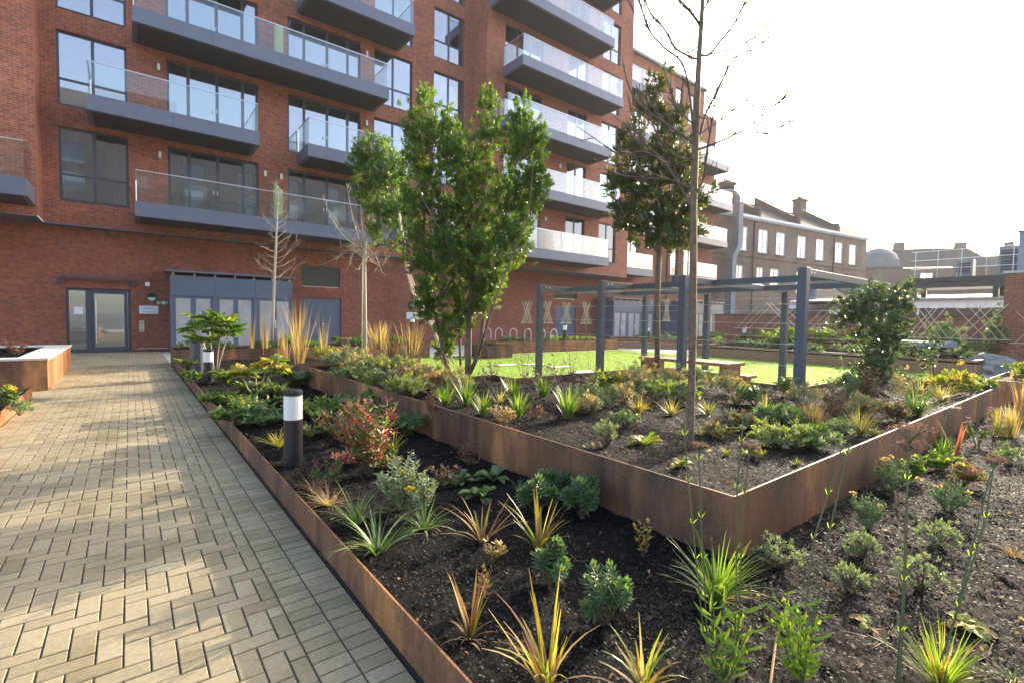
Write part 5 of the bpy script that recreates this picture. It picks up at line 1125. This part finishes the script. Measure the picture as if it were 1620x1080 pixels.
def fatsia(px, py, z, stemsdef, label, ll=26, lw=8, leafs=('mid','lime')):
    p, s = at(px, py, z); D = DEP(p); t = thing('fatsia_shrub', p, label, 'shrub'); sm, lm = MB(), MB()
    for (sx, sy, nl, rr) in stemsdef:
        tip = PD(sx, sy, D+R_.uniform(-.15,.15)); sm.tube([p+rv(0.02)-Z1*0.02, p.lerp(tip,.5)+rv(0.03), tip], [0.014,0.012,0.009], 6)
        for i in range(nl):
            a = i*2.4+R_.random(); el = R_.uniform(-0.25,0.9); d = Vector((math.cos(a)*math.cos(el), math.sin(a)*math.cos(el), math.sin(el))); q = tip+d*rr*s*R_.uniform(.4,1)
            sm.tube([tip, q], 0.0035, 4, 0, cap=False); o_ = d.cross(Z1).normalized(); f = (d*0.7+Z1*R_.uniform(-.1,.5)).normalized(); mi = 1 if R_.random() < 0.35 else 0
            for k in range(7):
                b = (k-3)*0.5; lm.leaf(q, d*math.cos(b)+o_*math.sin(b)-Z1*0.15, f.cross(d), ll*s*(1-0.1*abs(k-3)), lw*s, mi, .12, .25)
    obj('stems', sm, M['twigpale'], t); obj('leaves', lm, [GREEN[m] for m in leafs], t)
def verbena(paths, basepx, z, label, heads, leafy=None):
    """tall wiry stems rising from one root; paths are places along each stem"""
    p, s = at(*basepx, z); D = DEP(p); t = thing('tall_verbena', p, label, 'plant'); sm, lm, hm = MB(), MB(), MB()
    for pts in paths:
        dz = R_.uniform(-.04,.04); P = [p+rv(.015)]+[PD(x, y, D+dz) for x, y in pts]; sm.tube(P, [0.0038]+[0.0031]*(len(P)-2)+[0.0022], 6)
        for k in range(1, len(P)-1):
            for sg in (-1, 1): d = RT*sg*0.5+Z1; lm.leaf(P[k], d, FW, 13*s, 2.4*s)
    if leafy:
        n, h, r, L, W = leafy
        for b, m, tip in stems(sm, p, h*s, r*s, n, 0.0025):
            for k in range(12):
                q = b.lerp(tip, 0.1+0.9*k/11); a = k*1.57+R_.random()*.5; d = Vector((math.cos(a), math.sin(a), 0.55)); lm.leaf(q, d, d.cross(Z1), L*s*R_.uniform(.7,1.2), W*s)
    for (x, y, r) in heads:
        c = PD(x, y, D); k = 7
        for i in range(k):
            a = 6.283*i/k; e = c+(RT*math.cos(a)+Vector((FW.x,FW.y,0))*math.sin(a))*r*s*0.75+Z1*R_.uniform(-.15,.25)*r*s; sm.tube([c-Z1*r*s*0.9, c-Z1*r*s*.45+(e-c)*.4, e], 0.002, 4, 0, cap=False)
            for _ in range(26): hm.leaf(e+Vector((R_.gauss(0,.2),R_.gauss(0,.2),R_.gauss(0,.07)))*r*s, rv()+Z1*.6, rv(), 0.008, 0.006)
        for _ in range(30): hm.leaf(c+Vector((R_.gauss(0,.3),R_.gauss(0,.3),R_.gauss(0.05,.08)))*r*s, rv()+Z1*.6, rv(), 0.008, 0.006)
    obj('stems', sm, GREEN['stem'], t); obj('leaves', lm, GREEN['fresh'], t)
    if heads: obj('flower_heads', hm, GREEN['mauve'], t)
def dry(px, py, z, hpx, rpx, n, label, m='stembrown', leafs='brown', per=8, name='dried_plant', cat='plant', group=None): return shrub(px, py, z, hpx, rpx, n, 9, 4, [leafs], label, per=per, stemm=m, start=0.2, name=name, cat=cat, group=group)

# ---- low bed beside the path (near to far)
grass(866, 1092, ZL, 160, 62, 22, 15, ['yellow','lime','tan','yellow','brown'], 'largest clump of broad yellow grass at the bottom edge, in the low bed', (0.05,.6), (-.1,1.4))
grass(1016, 1090, ZL, 100, 48, 14, 13, ['lime','yellow','tan'], 'yellow green grass clump at the bottom edge right of the largest one', (0.1,.8), (.2,1.1))
grass(744, 1006, ZL, 116, 34, 10, 14, ['yellow','tan','lime','brown'], 'upright yellow grass with a few stiff blades left of the bushy euphorbia', (0.05,.45), (.0,.5))
grass(742, 1010, ZL, 60, 40, 9, 7, ['tan','brown'], 'withered straw blades drooping at the foot of the upright yellow grass', (0.5,1.1), (.5,1.5))
euphorbia(957, 985, ZL, 92, 52, 15, 'large rounded blue-green euphorbia alone in the low bed')
euphorbia(864, 928, ZL, 72, 40, 10, 'smaller euphorbia left of the large rounded one')
euphorbia(849, 815, ZL, 62, 34, 9, 'euphorbia just behind the second yellow grass, lime at its tips')
euphorbia(876, 788, ZL, 52, 30, 10, 'dark euphorbia against the steel wall, left of its pair', 'blue')
euphorbia(921, 818, ZL, 74, 32, 11, 'dark leggy euphorbia against the steel wall, right of its pair', 'blue')
grass(853, 866, ZL, 88, 45, 13, 11, ['yellow','lime','brown'], 'yellow and brown grass in front of the two dark euphorbias', (0.1,.7), (.1,1.0))
grass(762, 858, ZL, 80, 45, 13, 10, ['yellow','tan','brown'], 'half withered yellow grass in the middle of the low bed', (0.2,.8), (.3,1.2))
shrub(776, 890, ZL, 38, 26, 7, 14, 9, ['yellow','brown'], 'tiny shrublet with orange yellow leaves by the withered grass', 8)
shrub(760, 955, ZL, 60, 14, 4, 16, 8, ['red','yellow'], 'orange sprig leaning behind the upright yellow grass', 7)
shrub(1018, 880, ZL, 78, 14, 4, 14, 8, ['yellow','brown'], 'thin sprig with a few orange leaves before the steel wall', 8, start=.15)
grass(597, 876, ZL, 100, 46, 30, 6, ['sage','strap'], 'larger striped grass clump by the steel edging', (0.2,1.0), (.3,1.4))
grass(563, 828, ZL, 74, 42, 26, 6, ['bright','sage'], 'fresh green grass clump behind the larger striped one', (0.15,.9), (.3,1.3))
grass(671, 836, ZL, 64, 46, 20, 6.5, ['sage','strap'], 'low striped grass clump right of the larger one', (0.3,1.1), (.4,1.4))
rosette(763, 788, ZL, 40, 42, 16, 18, ['mid','blue'], 'broad-leaved rosette nearest the viewer in a group of three')
rosette(781, 760, ZL, 34, 36, 14, 16, ['mid','blue'], 'broad-leaved rosette at the back of a group of three')
rosette(722, 768, ZL, 40, 38, 14, 16, ['blue','mid'], 'broad-leaved rosette at the left of a group of three')
grass(822, 776, ZL, 34, 34, 26, 4, ['blue','strap'], 'small dark tuft right of the broad-leaved rosettes', (.5,1.2), (.3,1.0))
shrub(636, 806, ZL, 92, 48, 26, 12, 5, ['grey','grey'], 'grey-leaved plant with flat yellow flower heads', 18, stemm='grey', flowers=('flower',.13,26,5), name='yarrow')
shrub(668, 818, ZL, 70, 26, 9, 12, 5, ['grey'], 'right part of the yellow flowering plants, tallest flower at its tip', 16, stemm='grey', flowers=('flower',.14,26,5), name='yarrow')
shrub(586, 752, ZL, 142, 58, 22, 19, 6, ['redgreen','mid','redgreen','red','red'], 'big red and green nandina bush behind the bollard light', 26, name='nandina_bush', cat='shrub', start=.2)
shrub(545, 700, ZL, 74, 40, 14, 16, 6, ['redgreen','mid','mid','red'], 'bronze green sprays left of the nandina, with a few red leaves', 22)
grass(495, 782, ZL, 50, 40, 60, 2.5, ['tan','brown'], 'fine straw-coloured tuft by the edging below the bollard light', (.3,1.1), (.5,1.6))
grass(520, 800, ZL, 48, 40, 60, 2.5, ['tan','tan'], 'second fine straw tuft nearer the viewer than its twin', (.3,1.1), (.5,1.6))
shrub(520, 768, ZL, 42, 30, 12, 10, 6, ['redgreen','mid'], 'low plant with deep pink flowers near the bollard light', 10, flowers=('pink',.35,7,3))
dry(745, 735, ZL, 42, 28, 12, 'dry brown seed stems along the foot of the steel wall')
dry(706, 770, ZL, 45, 30, 12, 'dry brown stems left of the broad-leaved rosettes')
fern(647, 690, ZL, 34, 34, 13, ['blue','mid'], 'dark ferny clump behind the nandina at the steel wall', 'hellebore')
fern(592, 655, ZL, 40, 30, 13, ['blue','mid'], 'dark ferny clump at the steel wall nearest the red twig', 'hellebore')
fern(518, 612, ZL, 24, 30, 12, ['blue','mid'], 'dark ferny clump at the far end of the steel wall', 'hellebore')
fern(468, 610, ZL, 26, 36, 14, ['blue','mid'], 'wide dark ferny clump behind the near bollard light', 'hellebore')
shrub(500, 660, ZL, 32, 42, 20, 17, 9, ['mid','lime'], 'leafy green plant right of the bollard light', 12)
shrub(415, 672, ZL, 30, 40, 20, 18, 9, ['mid','blue'], 'leafy green plant at the edging left of the bollard light', 12)
shrub(372, 668, ZL, 38, 34, 18, 15, 8, ['mid','mid','lime'], 'bushy azalea with orange tips nearest the edging', 16, flowers=('yellow',.12,5,6))
shrub(424, 640, ZL, 36, 28, 16, 15, 8, ['mid','mid','redgreen'], 'bushy azalea with orange tips behind the leafy plant', 16, flowers=('yellow',.12,5,6))
grass(436, 634, ZL, 36, 28, 20, 5, ['yellow','lime'], 'yellow grass beside the near bollard light, on its left', (.1,.8), (.2,1))
grass(440, 705, ZL, 46, 36, 24, 6, ['lime','yellow'], 'yellow green grass at the foot of the bollard light', (.3,1.1), (.3,1.2))
grass(492, 690, ZL, 34, 24, 14, 6, ['lime','yellow'], 'little lime grass right of the bollard light', (.2,.9), (.3,1.2))
grass(590, 625, ZL, 42, 26, 20, 5, ['lime','tan'], 'yellowish grass growing against the far part of the steel wall', (.1,.7), (.2,1))
grass(622, 718, ZL, 46, 24, 16, 7, ['lime','yellow'], 'yellow grass blades at the right side of the nandina', (.1,.7), (.2,1))
fern(358, 606, ZL, 22, 30, 14, ['mid','lime'], 'light green fern beside the farther bollard light')
fern(300, 588, ZL, 22, 26, 10, ['lime','mid'], 'light green fern at the corner of the edging by the service post')
fern(395, 622, ZL, 20, 28, 12, ['mid','lime'], 'light green fern under the tree-like fatsia')
shrub(345, 640, ZL, 22, 28, 14, 14, 7, ['mid','lime'], 'small leafy plant in front of the farther bollard light', 12)
shrub(303, 604, ZL, 18, 18, 10, 12, 7, ['mid','lime'], 'small leafy plant at the foot of the service post', 12)
fatsia(341, 598, ZL, [(312,520,7,16),(330,510,8,20),(352,512,9,18),(360,530,6,14),(318,540,5,12)], 'taller fatsia with big hand-shaped leaves near the end of the path', 22, 8, ('mid','lime','lime'))
fatsia(404, 628, ZL, [(383,594,5,20),(404,584,5,17),(424,580,5,17),(437,576,4,12)], 'lower tree-like fatsia with yellowing leaves', 22, 9, ('lime','yellow'))
grass(473, 556+20, 0.45, 96, 22, 46, 2.0, ['tan','tan'], 'tallest clump of straw feather grass near the pale slim tree', (.02,.3), (-.05,.3), base=.35)
for px, py, h, l in ((418,560,70,'straw feather grass right of the young leafless tree'),(444,566,50,'thin straw grass between two taller clumps'),(452,572,46,'short thin straw grass left of the tallest clump'),(511,566,62,'straw feather grass right of the tallest clump'),(398,552,56,'pale thin straw grass left of the young leafless tree')):
    p = PD(px, py, 15.2); s = 15.2/FPX; grass(0, 0, 0, h, 9, 20, 1.9, ['tan','tan'], l, (.0,.14), (-.05,.2), base=.6, p=Vector((p.x, p.y, p.z)), s=s)
for px, py, h, r, ms, l in ((540,650,30,36,['mid','blue'],'dark leafy plant between the nandina and the far ferny clumps'),(475,665,30,30,['mid','lime'],'leafy plant directly behind the near bollard light'),(395,650,28,30,['mid','lime'],'leafy plant in front of the lower fatsia'),(520,690,32,34,['mid','redgreen'],'low bronze-green plant left of the nandina'),(560,735,30,34,['mid','redgreen','pink'],'low plant with pinkish leaves under the nandina'),(610,745,36,30,['redgreen','mid'],'lower right sprays of the nandina bush'),(455,640,26,28,['mid','blue'],'small dark leafy plant left of the wide ferny clump'),(625,660,34,26,['mid','redgreen'],'upper sprays behind the nandina at the steel wall')):
    shrub(px, py, ZL, h*.9, r, 9, 15, 6.5, ms, l, 13)
# ---- raised bed
LV = ['grey','mid','lime']
for px, py, h, r, ms, l in ((545,580,26,30,['grey','grey'],'grey lavender mound at the left end of the raised bed'),(582,592,34,34,['grey','tan'],'faded lavender mound right of the pale slim tree'),(618,596,34,32,['grey','lime'],'grey-green mound in the left part of the raised bed'),
    (655,612,46,34,['grey','tan'],'tall faded mound with straw tips in the left group'),(640,628,34,28,['lime','grey'],'yellowish low mound at the front of the left group'),(690,620,36,24,['brown','tan'],'brown dried mound beside the tree stems'),(600,612,26,26,['grey','lime'],'small grey-green mound along the steel rim'),(565,600,22,26,['grey','mid'],'flat grey mound nearest the steel rim at the left')):
    mound(px, py, ZR, h, r, 60, 8, 2.2, ms, l)
dry(680, 652, ZR, 40, 10, 7, 'upright rusty dried stalks near the steel rim'); dry(632, 622, ZR, 46, 26, 14, 'dark dried stems among the lavender mounds')
shrub(520, 575, ZR, 32, 30, 14, 10, 5, ['yellow','lime'], 'yellow speckled plant behind the far end of the steel rim', 10)
for px, py, h, l in ((704,642,42,'green strap grass left of the tree, front one'),(738,642,52,'green strap grass hugging the main tree stem'),(764,657,44,'green strap grass on the rim side right of the tree'),(820,660,46,'pale green strap grass between two stones of the bed'),(812,630,40,'green strap grass behind the pale green one'),(860,628,38,'small strap grass at the back of the bed left of the pergola post')):
    grass(px, py, ZR, h, 26, 46, 4.2, ['strap','bright'], l, (.05,.6), (.1,.8))
grass(898, 664, ZR, 56, 26, 80, 4.2, ['bright','strap'], 'bushiest bright green strap grass in the middle of the raised bed', (.03,.5), (.1,.7))
dry(795, 672, ZR, 42, 24, 14, 'dry straw stalks at the rim right of the strap grasses', 'tan', 'tan'); dry(845, 662, ZR, 24, 18, 10, 'low dry brown stalks left of the bushiest strap grass')
for px, py, h, r, n, l in ((780,600,60,22,7,'wispy bare seed stalks before the lawn, left ones'),(830,606,78,24,8,'tall wispy seed stalks before the lawn beside the first pergola post'),(905,600,66,22,7,'wispy seed stalks between the first two pergola posts'),(935,606,72,18,6,'dark wispy seed stalks at the second pergola post')):
    dry(px, py, ZR, h, r, n, l, 'stembrown', 'mauve', 2)
shrub(960, 620, ZR, 36, 30, 18, 14, 9, ['lime','yellow','mid'], 'bright yellow leafy shrub at the foot of the third pergola post', 16)
dry(925, 625, ZR, 36, 22, 10, 'pinkish brown dried plant left of the yellow shrub')
mound(935, 642, ZR, 32, 28, 46, 8, 2.5, ['grey','sage'], 'small grey-green mound right of the bushiest strap grass')
mound(958, 706, ZR, 36, 17, 26, 7, 2.2, ['grey','sage'], 'tufted grey plant near the steel rim with bare stalks above'); dry(962, 704, ZR, 80, 18, 6, 'bare thin stalks rising from the tufted grey plant', 'stem', 'tan', 2)
mound(990, 676, ZR, 24, 18, 22, 7, 2.2, ['grey','mid'], 'tiny grey-green mound behind the yellow-leaved hosta')
rosette(1020, 704, ZR, 44, 32, 16, 16, ['lime','yellow','bright'], 'yellow-green hosta fading in the middle of the bed'); rosette(1078, 738, ZR, 34, 28, 14, 14, ['yellow','lime','brown'], 'yellow and brown hosta nearest the planter corner')
grass(1010, 655, ZR, 42, 30, 70, 3, ['yellow','tan','brown'], 'round golden brown grass tuft in the middle of the bed', (.1,.8), (.2,1)); rosette(1016, 650, ZR, 22, 24, 10, 10, ['yellow','lime'], 'yellow leaves at the base of the golden tuft')
mound(1022, 606, ZR, 30, 34, 60, 8, 2.2, ['grey','brown'], 'greyish dried mound before the magnolia trunk'); mound(1052, 612, ZR, 34, 32, 60, 8, 2.2, ['grey','tan'], 'faded grey mound left of the bare tree'); mound(1072, 636, ZR, 42, 30, 60, 9, 3, ['lime','grey'], 'lime tinted mound just left of the bare tree trunk')
grass(1062, 656, ZR, 36, 24, 50, 2.5, ['tan','lime'], 'pale straw tuft at the left of the bare tree', (.2,.9), (.2,1.1)); grass(1120, 655, ZR, 34, 20, 40, 2.5, ['tan','lime'], 'pale straw tuft right of the bare tree', (.2,.9), (.2,1.1))
shrub(1135, 690, ZR, 24, 26, 10, 15, 9, ['lime','yellow','brown'], 'fading leafy plant right of the bare tree', 6); shrub(1195, 640, ZR, 34, 30, 18, 12, 7, ['mid','blue'], 'dark green leafy mound left of the nearest pergola post', 14)
shrub(1245, 628, ZR, 32, 20, 12, 12, 7, ['mid','lime'], 'light green plant touching the nearest pergola post', 12)
for px, py, h, r, ms, l in ((1230,706,30,38,['grey','lime'],'spreading grey-green mound at the front, left half'),(1285,708,32,36,['grey','mid'],'spreading grey-green mound at the front, right half'),(1235,668,24,34,['grey','mid'],'low grey-green mat behind the spreading mounds'),(1170,676,22,24,['grey','brown'],'thin grey mat left of the spreading mounds')):
    mound(px, py, ZR, h, r, 70, 9, 3.2, ms, l, flat=.9)
grass(1286, 672, ZR, 40, 26, 110, 2, ['tan','tan','brown'], 'round straw-coloured tuft in the right part of the raised bed', (.05,.45), (.0,.5), base=.6)
o = grass(1360, 688, ZR, 50, 26, 80, 2, ['tan','lime'], 'straw tuft leaning over to the left', (.1,.7), (.1,.7)); 
dry(1322, 664, ZR, 48, 16, 14, 'dark brown dried stalks right of the round straw tuft'); dry(1376, 634, ZR, 56, 18, 16, 'tall brown dried stalks before the glossy shrub'); mound(1366, 660, ZR, 34, 22, 44, 7, 1.6, ['sage','tan'], 'silvery dried mound behind the leaning straw tuft')
grass(1447, 656, ZR, 60, 50, 90, 3.2, ['strap','strap'], 'wide arching green grass clump below the glossy shrub', (.2,1.1), (.2,1.0)); shrub(1418, 668, ZR, 40, 18, 16, 10, 6, ['brown','redgreen'], 'reddish brown dried shrublet before the arching grass', 12)
grass(1490, 636, ZR, 36, 34, 60, 2.6, ['tan','lime'], 'straw and green grass near the far rim', (.1,.8), (.1,1)); mound(1505, 622, ZR, 28, 30, 50, 8, 3.4, ['lime','yellow'], 'yellow-green mound at the far end of the raised bed'); mound(1540, 616, ZR, 20, 24, 36, 7, 3, ['mid','lime'], 'last green mound at the far end of the raised bed'); mound(1345, 628, ZR, 28, 26, 44, 8, 3, ['mid','grey'], 'green mound behind the dark dried stalks')
shrub(1190, 725, ZR, 22, 16, 6, 13, 9, ['yellow','lime'], 'small yellow-leaved seedling near the right rim', 6); dry(1310, 640, ZR, 44, 20, 10, 'thin dry stalks beside the nearest pergola post')
shrub(1385, 690, ZR, 16, 12, 6, 9, 5, ['lime','yellow'], 'tiny lime plant close to the right rim', 6)
for i, (px, py, h, r, kind) in enumerate(((770,612,44,20,0),(855,612,52,24,0),(880,610,60,20,0),(1000,622,40,26,1),(1040,628,36,26,1),(985,640,30,22,1),(1100,612,40,24,1),(1150,622,40,26,1),(1165,640,34,22,2),(1210,655,36,22,2),(1225,640,44,18,0),(1270,650,40,22,1),(1345,650,44,22,0),(1400,640,48,24,0),(1455,625,40,28,2),(1430,640,40,22,1),(1480,620,34,26,2),(725,622,30,22,1),(790,640,34,20,2),(930,655,26,20,1),(1110,690,22,18,2),(1150,720,20,16,2),(1330,690,22,18,1),(1260,735,16,14,2))):
    where = ('in the raised bed left of the pergola','in the middle of the raised bed','in the right half of the raised bed')[0 if px < 900 else 1 if px < 1200 else 2]
    if kind == 0: dry(px, py, ZR, h, r, 9, 'thin dark seed stalks standing '+where, 'stembrown', 'mauve', 3, group='seed stalks in the raised bed')
    elif kind == 1: mound(px, py, ZR, h, r, 34, 8, 2.0, ['grey','tan'] if i % 2 else ['grey','mid'], 'faded grey-green mound '+where, group='faded mounds in the raised bed')
    else: grass(px, py, ZR, h, r, 34, 3, ['strap','tan'], 'small mixed green and straw tuft '+where, (.1,.8), (.1,1.1), group='mixed tufts in the raised bed')
# ---- right low bed
grass(1133, 950, ZL, 105, 56, 75, 7.5, ['bright','strap','bright'], 'big fresh green strap grass at the planter corner', (.1,.95), (.1,.9))
grass(1490, 1092, ZL, 100, 60, 80, 7, ['bright','bright','yellow'], 'bright green grass clump at the bottom right edge', (.05,.85), (.1,.8))
verbena([[(1113,1000),(1101,885),(1096,830),(1089,763),(1083,690),(1086,640)],[(1118,1000),(1113,885),(1109,820),(1106,728),(1107,708)],[(1163,1000),(1165,885),(1166,774),(1173,700),(1176,660)],[(1168,1000),(1172,885),(1178,783),(1186,711)],[(1128,960),(1126,850)]], (1140,1090), ZL, 'tall verbena with long thin stems crossing the planter corner', [(1107,704,11),(1187,704,12)], (8,205,52,34,5.5))
verbena([[(1270,1007),(1287,853),(1310,783),(1332,705)],[(1283,1013),(1313,837),(1340,720),(1345,700)],[(1275,1000),(1300,930)]], (1268,1085), ZL, 'tall verbena with bright leafy base right of the planter corner', [], (9,150,48,32,6))
verbena([[(1424,1000),(1430,920),(1435,760),(1437,690)],[(1428,1000),(1433,900),(1436,760),(1437,715)]], (1420,1100), ZL, 'straight tall stem with a large two-tiered purple-brown seed head', [(1440,677,26),(1436,702,15)])
verbena([[(1517,960),(1545,870),(1560,820),(1572,735)],[(1510,980),(1535,880),(1568,745)]], (1470,1090), ZL, 'leaning tall stems with a brown seed head at the right', [(1573,727,15)])
for px, py, h, r, l in ((1234,897,44,32,'roundest grey-green cotton bush nearest the planter corner'),(1345,934,42,26,'grey-green cotton bush in front of its twin'),(1362,884,46,26,'grey-green cotton bush behind its twin'),(1456,934,54,36,'largest grey-green cotton bush at the right'),(1486,866,46,28,'grey-green cotton bush farthest from the viewer')):
    mound(px, py, ZL, h, r, 40, 8, 2.6, ['grey','sage'], l, name='cotton_lavender')
for px, py, h, r, l in ((1372,838,66,24,'feathery dark green plant beside the steel wall'),(1408,776,52,30,'feathery yarrow with flat faded heads before the steel wall'),(1500,810,56,28,'feathery plant in the middle of the right bed')):
    shrub(px, py, ZL, h, r, 22, 8, 3, ['grey','mid'], l, 20, stemm='grey', flowers=('tan',.18,12,4), name='yarrow')
shrub(1440, 758, ZL, 38, 18, 16, 11, 7, ['bright','lime'], 'small round fresh green plant by the large seed head', 14); shrub(1487, 742, ZL, 28, 28, 20, 12, 6, ['bright','lime'], 'low spreading fresh green plant below the red spiky leaf', 14); shrub(1522, 765, ZL, 38, 26, 18, 12, 6, ['red','yellow','lime'], 'plant with orange and red autumn leaves', 12)
grass(1492, 722, ZL, 36, 28, 34, 4, ['strap','bright'], 'green spiky tuft by the steel wall', (.1,.8), (.1,.5)); grass(1512, 722, ZL, 62, 20, 5, 9, ['red'], 'bright red spiky leaves standing by the steel wall', (.1,.45), (.0,.3))
shrub(1546, 706, ZL, 50, 18, 9, 8, 4, ['mid','lime'], 'plant with purple flower spikes near the steel wall', 12, tips='purple'); shrub(1570, 700, ZL, 60, 12, 5, 7, 4, ['mid'], 'tall thin stalks with purple tips right of the purple spikes', 8, tips='purple')
for px, py, h, l in ((1598,690,52,'golden straw tuft at the right edge, nearer one'),(1580,688,44,'golden straw tuft at the right edge, left one'),(1616,664,70,'reddish feather grass at the right edge before the second planter')):
    grass(px, py, ZL, h, 16, 60, 2, ['tan','yellow'] if h < 60 else ['mauve','tan'], l, (.02,.35), (0,.4), base=.5)
rosette(1378, 992, ZL, 28, 34, 8, 20, ['lime','yellow','brown'], 'flat yellowing leaves lying on the soil', tilt=(1.0,1.45)); rosette(1530, 990, ZL, 40, 40, 9, 22, ['yellow','lime'], 'yellow rhubarb-like leaves at the right', tilt=(.7,1.4))
grass(1605, 880, ZL, 46, 30, 40, 2, ['tan','brown'], 'withered fine tuft at the right edge', (.3,1.1), (.4,1.4)); mound(1600, 735, ZL, 26, 26, 34, 7, 2.6, ['mid','grey'], 'low green mat at the right edge'); shrub(1480, 700, ZL, 26, 20, 8, 9, 5, ['redgreen','brown'], 'sparse reddish seedling by the steel wall', 6)
grass(1605, 1080, ZL, 40, 40, 30, 3, ['strap','tan'], 'ragged tuft in the bottom right corner', (.4,1.1), (.3,1))
grass(1400, 1010, ZL, 60, 90, 12, 3, ['tan','brown'], 'loose fallen straw stalks on the soil in the right bed', (1.2,1.5), (0,.15)); 
o = MB(); p = G(1228, 1010, ZL+.02); q2 = G(1240, 975, ZL+.1); o.tube([G(1219,1080,ZL+.02), p, q2], 0.005, 5); tag(obj('fallen_stalk', o, GREEN['tan']), 'pale fallen stalk lying across the soil at the bottom', 'stalk')
# left planters
shrub(8, 650, 0.14, 42, 16, 10, 14, 6, ['sage','mid'], 'grey plant with yellow flowers in the low planter left of the path', 12, flowers=('flower',.25,22,5), name='yarrow')
mound(30, 655, 0.14, 20, 14, 16, 9, 3, ['grey','sage'], 'small grey mound in the low planter left of the path')
dry(25, 562, 0.5, 22, 16, 8, 'thin bare twigs in the tall planter box with white coping')
# far planters: many look-alike low plants
def farplants(n, x0, x1, y0, y1, z, hs, leafs, label, group, name='bedding_plant'):
    for i in range(n):
        p = Vector((R_.uniform(x0, x1), R_.uniform(y0, y1), z)); s = 0.02
        mound(0, 0, 0, R_.uniform(*hs)*50, R_.uniform(.28,.42)*50, 26, 5.5, 2.2, leafs, label, name=name, stem=False, group=group, p=p, s=s)
farplants(16, 1.2, 8.8, 16.8, 18.0, .44, (.18,.4), ['mid','lime','blue'], 'low green plant in the long dark planter before the first store', 'plants in the long dark planter')
farplants(14, 12.9, 20.8, 17.6, 18.8, .44, (.14,.26), ['grey','mid','lime'], 'green plant in the orange planter under the fan trained trees', 'plants in the orange planter')
farplants(8, 23.4, 26.5, 16.3, 18.6, .45, (.2,.3), ['mid','grey'], 'low plant in the pale timber planter before the far store', 'plants in the pale timber planter')
farplants(26, 21.4, 23.7, 3.4, 12.4, .43, (.25,.45), ['grey','mid','blue','sage'], 'silvery green plant along the front of the long timber planter', 'plants along the long timber planter')
farplants(16, 24.2, 26.6, 5, 14, .7, (.3,.5), ['mid','lime'], 'green plant in the stepped back steel planter', 'plants in the stepped back planter')
farplants(10, 24, 26.8, 3.2, 4.4, .43, (.4,.7), ['mid','grey'], 'bushy plant below the brick wall end', 'plants below the brick wall end')
p = PD(1240, 553, 22.2); mound(0,0,0, 30, 26, 50, 8, 4, ['bright','lime'], 'light green leafy plant standing over the timber planter edge', p=Vector((p.x,p.y,.43)), s=22.2/FPX)
p = PD(1300, 553, 21.5); fern(0,0,0, 36, 26, 14, ['bright','lime'], 'bright arching plant over the timber planter between the posts', 'fern', p=Vector((p.x,p.y,.43)), s=21.5/FPX)
for px, py, h, r, D_, l in ((1490,520,34,22,18,'round evergreen bush growing by the garden wall'),(1575,535,44,14,17.2,'narrow evergreen bush beside the brick wall end')):
    p = PD(px, py+24, D_); mound(0,0,0, h+20, r, 90, 7, 3, ['mid','grey'], l, name='evergreen_bush', cat='shrub', p=Vector((p.x,p.y,.43)), s=D_/FPX)
farplants(14, 13.3, 17.8, -0.3, 1.5, .48, (.2,.4), ['mid','tan','lime'], 'mixed low plant in the second raised planter', 'plants in the second raised planter')
# planting by the lawn's left end, behind the raised bed
for px, py, h, ms, l in ((620,566,34,['brown','stembrown'],'dark brown reeds behind the bench back'),(650,560,50,['tan','brown'],'brown feather grass right of the bench back'),(600,552,44,['tan','tan'],'straw feather grass above the bench back')):
    p = PD(px, py, 12.5); grass(0,0,0, h, 22, 60, 2.4, ms, l, (.03,.4), (0,.4), base=.6, p=Vector((p.x,p.y,p.z)), s=12.5/FPX)

# ================================================================== GLARE VEIL
q = MB(); q.box(-420, 920, -420, 920, -1.2, 31)
hz = obj('glare_veil', q, []); hz['kind'] = 'stuff'; tag(hz, 'thin added volume imitating the veiling glare of the lens', 'glare_veil')  # volume added to imitate lens glare veiling the view
hm_ = bpy.data.materials.new('glare_veil'); hm_.use_nodes = True; nt_ = hm_.node_tree; nt_.nodes.clear()
out_ = nt_.nodes.new('ShaderNodeOutputMaterial'); pv_ = nt_.nodes.new('ShaderNodeVolumePrincipled')
pv_.inputs['Color'].default_value = (0.95, 0.95, 0.97, 1); pv_.inputs['Density'].default_value = 0.00045; pv_.inputs['Anisotropy'].default_value = 0.3
nt_.links.new(pv_.outputs[0], out_.inputs['Volume']); hz.data.materials.append(hm_)
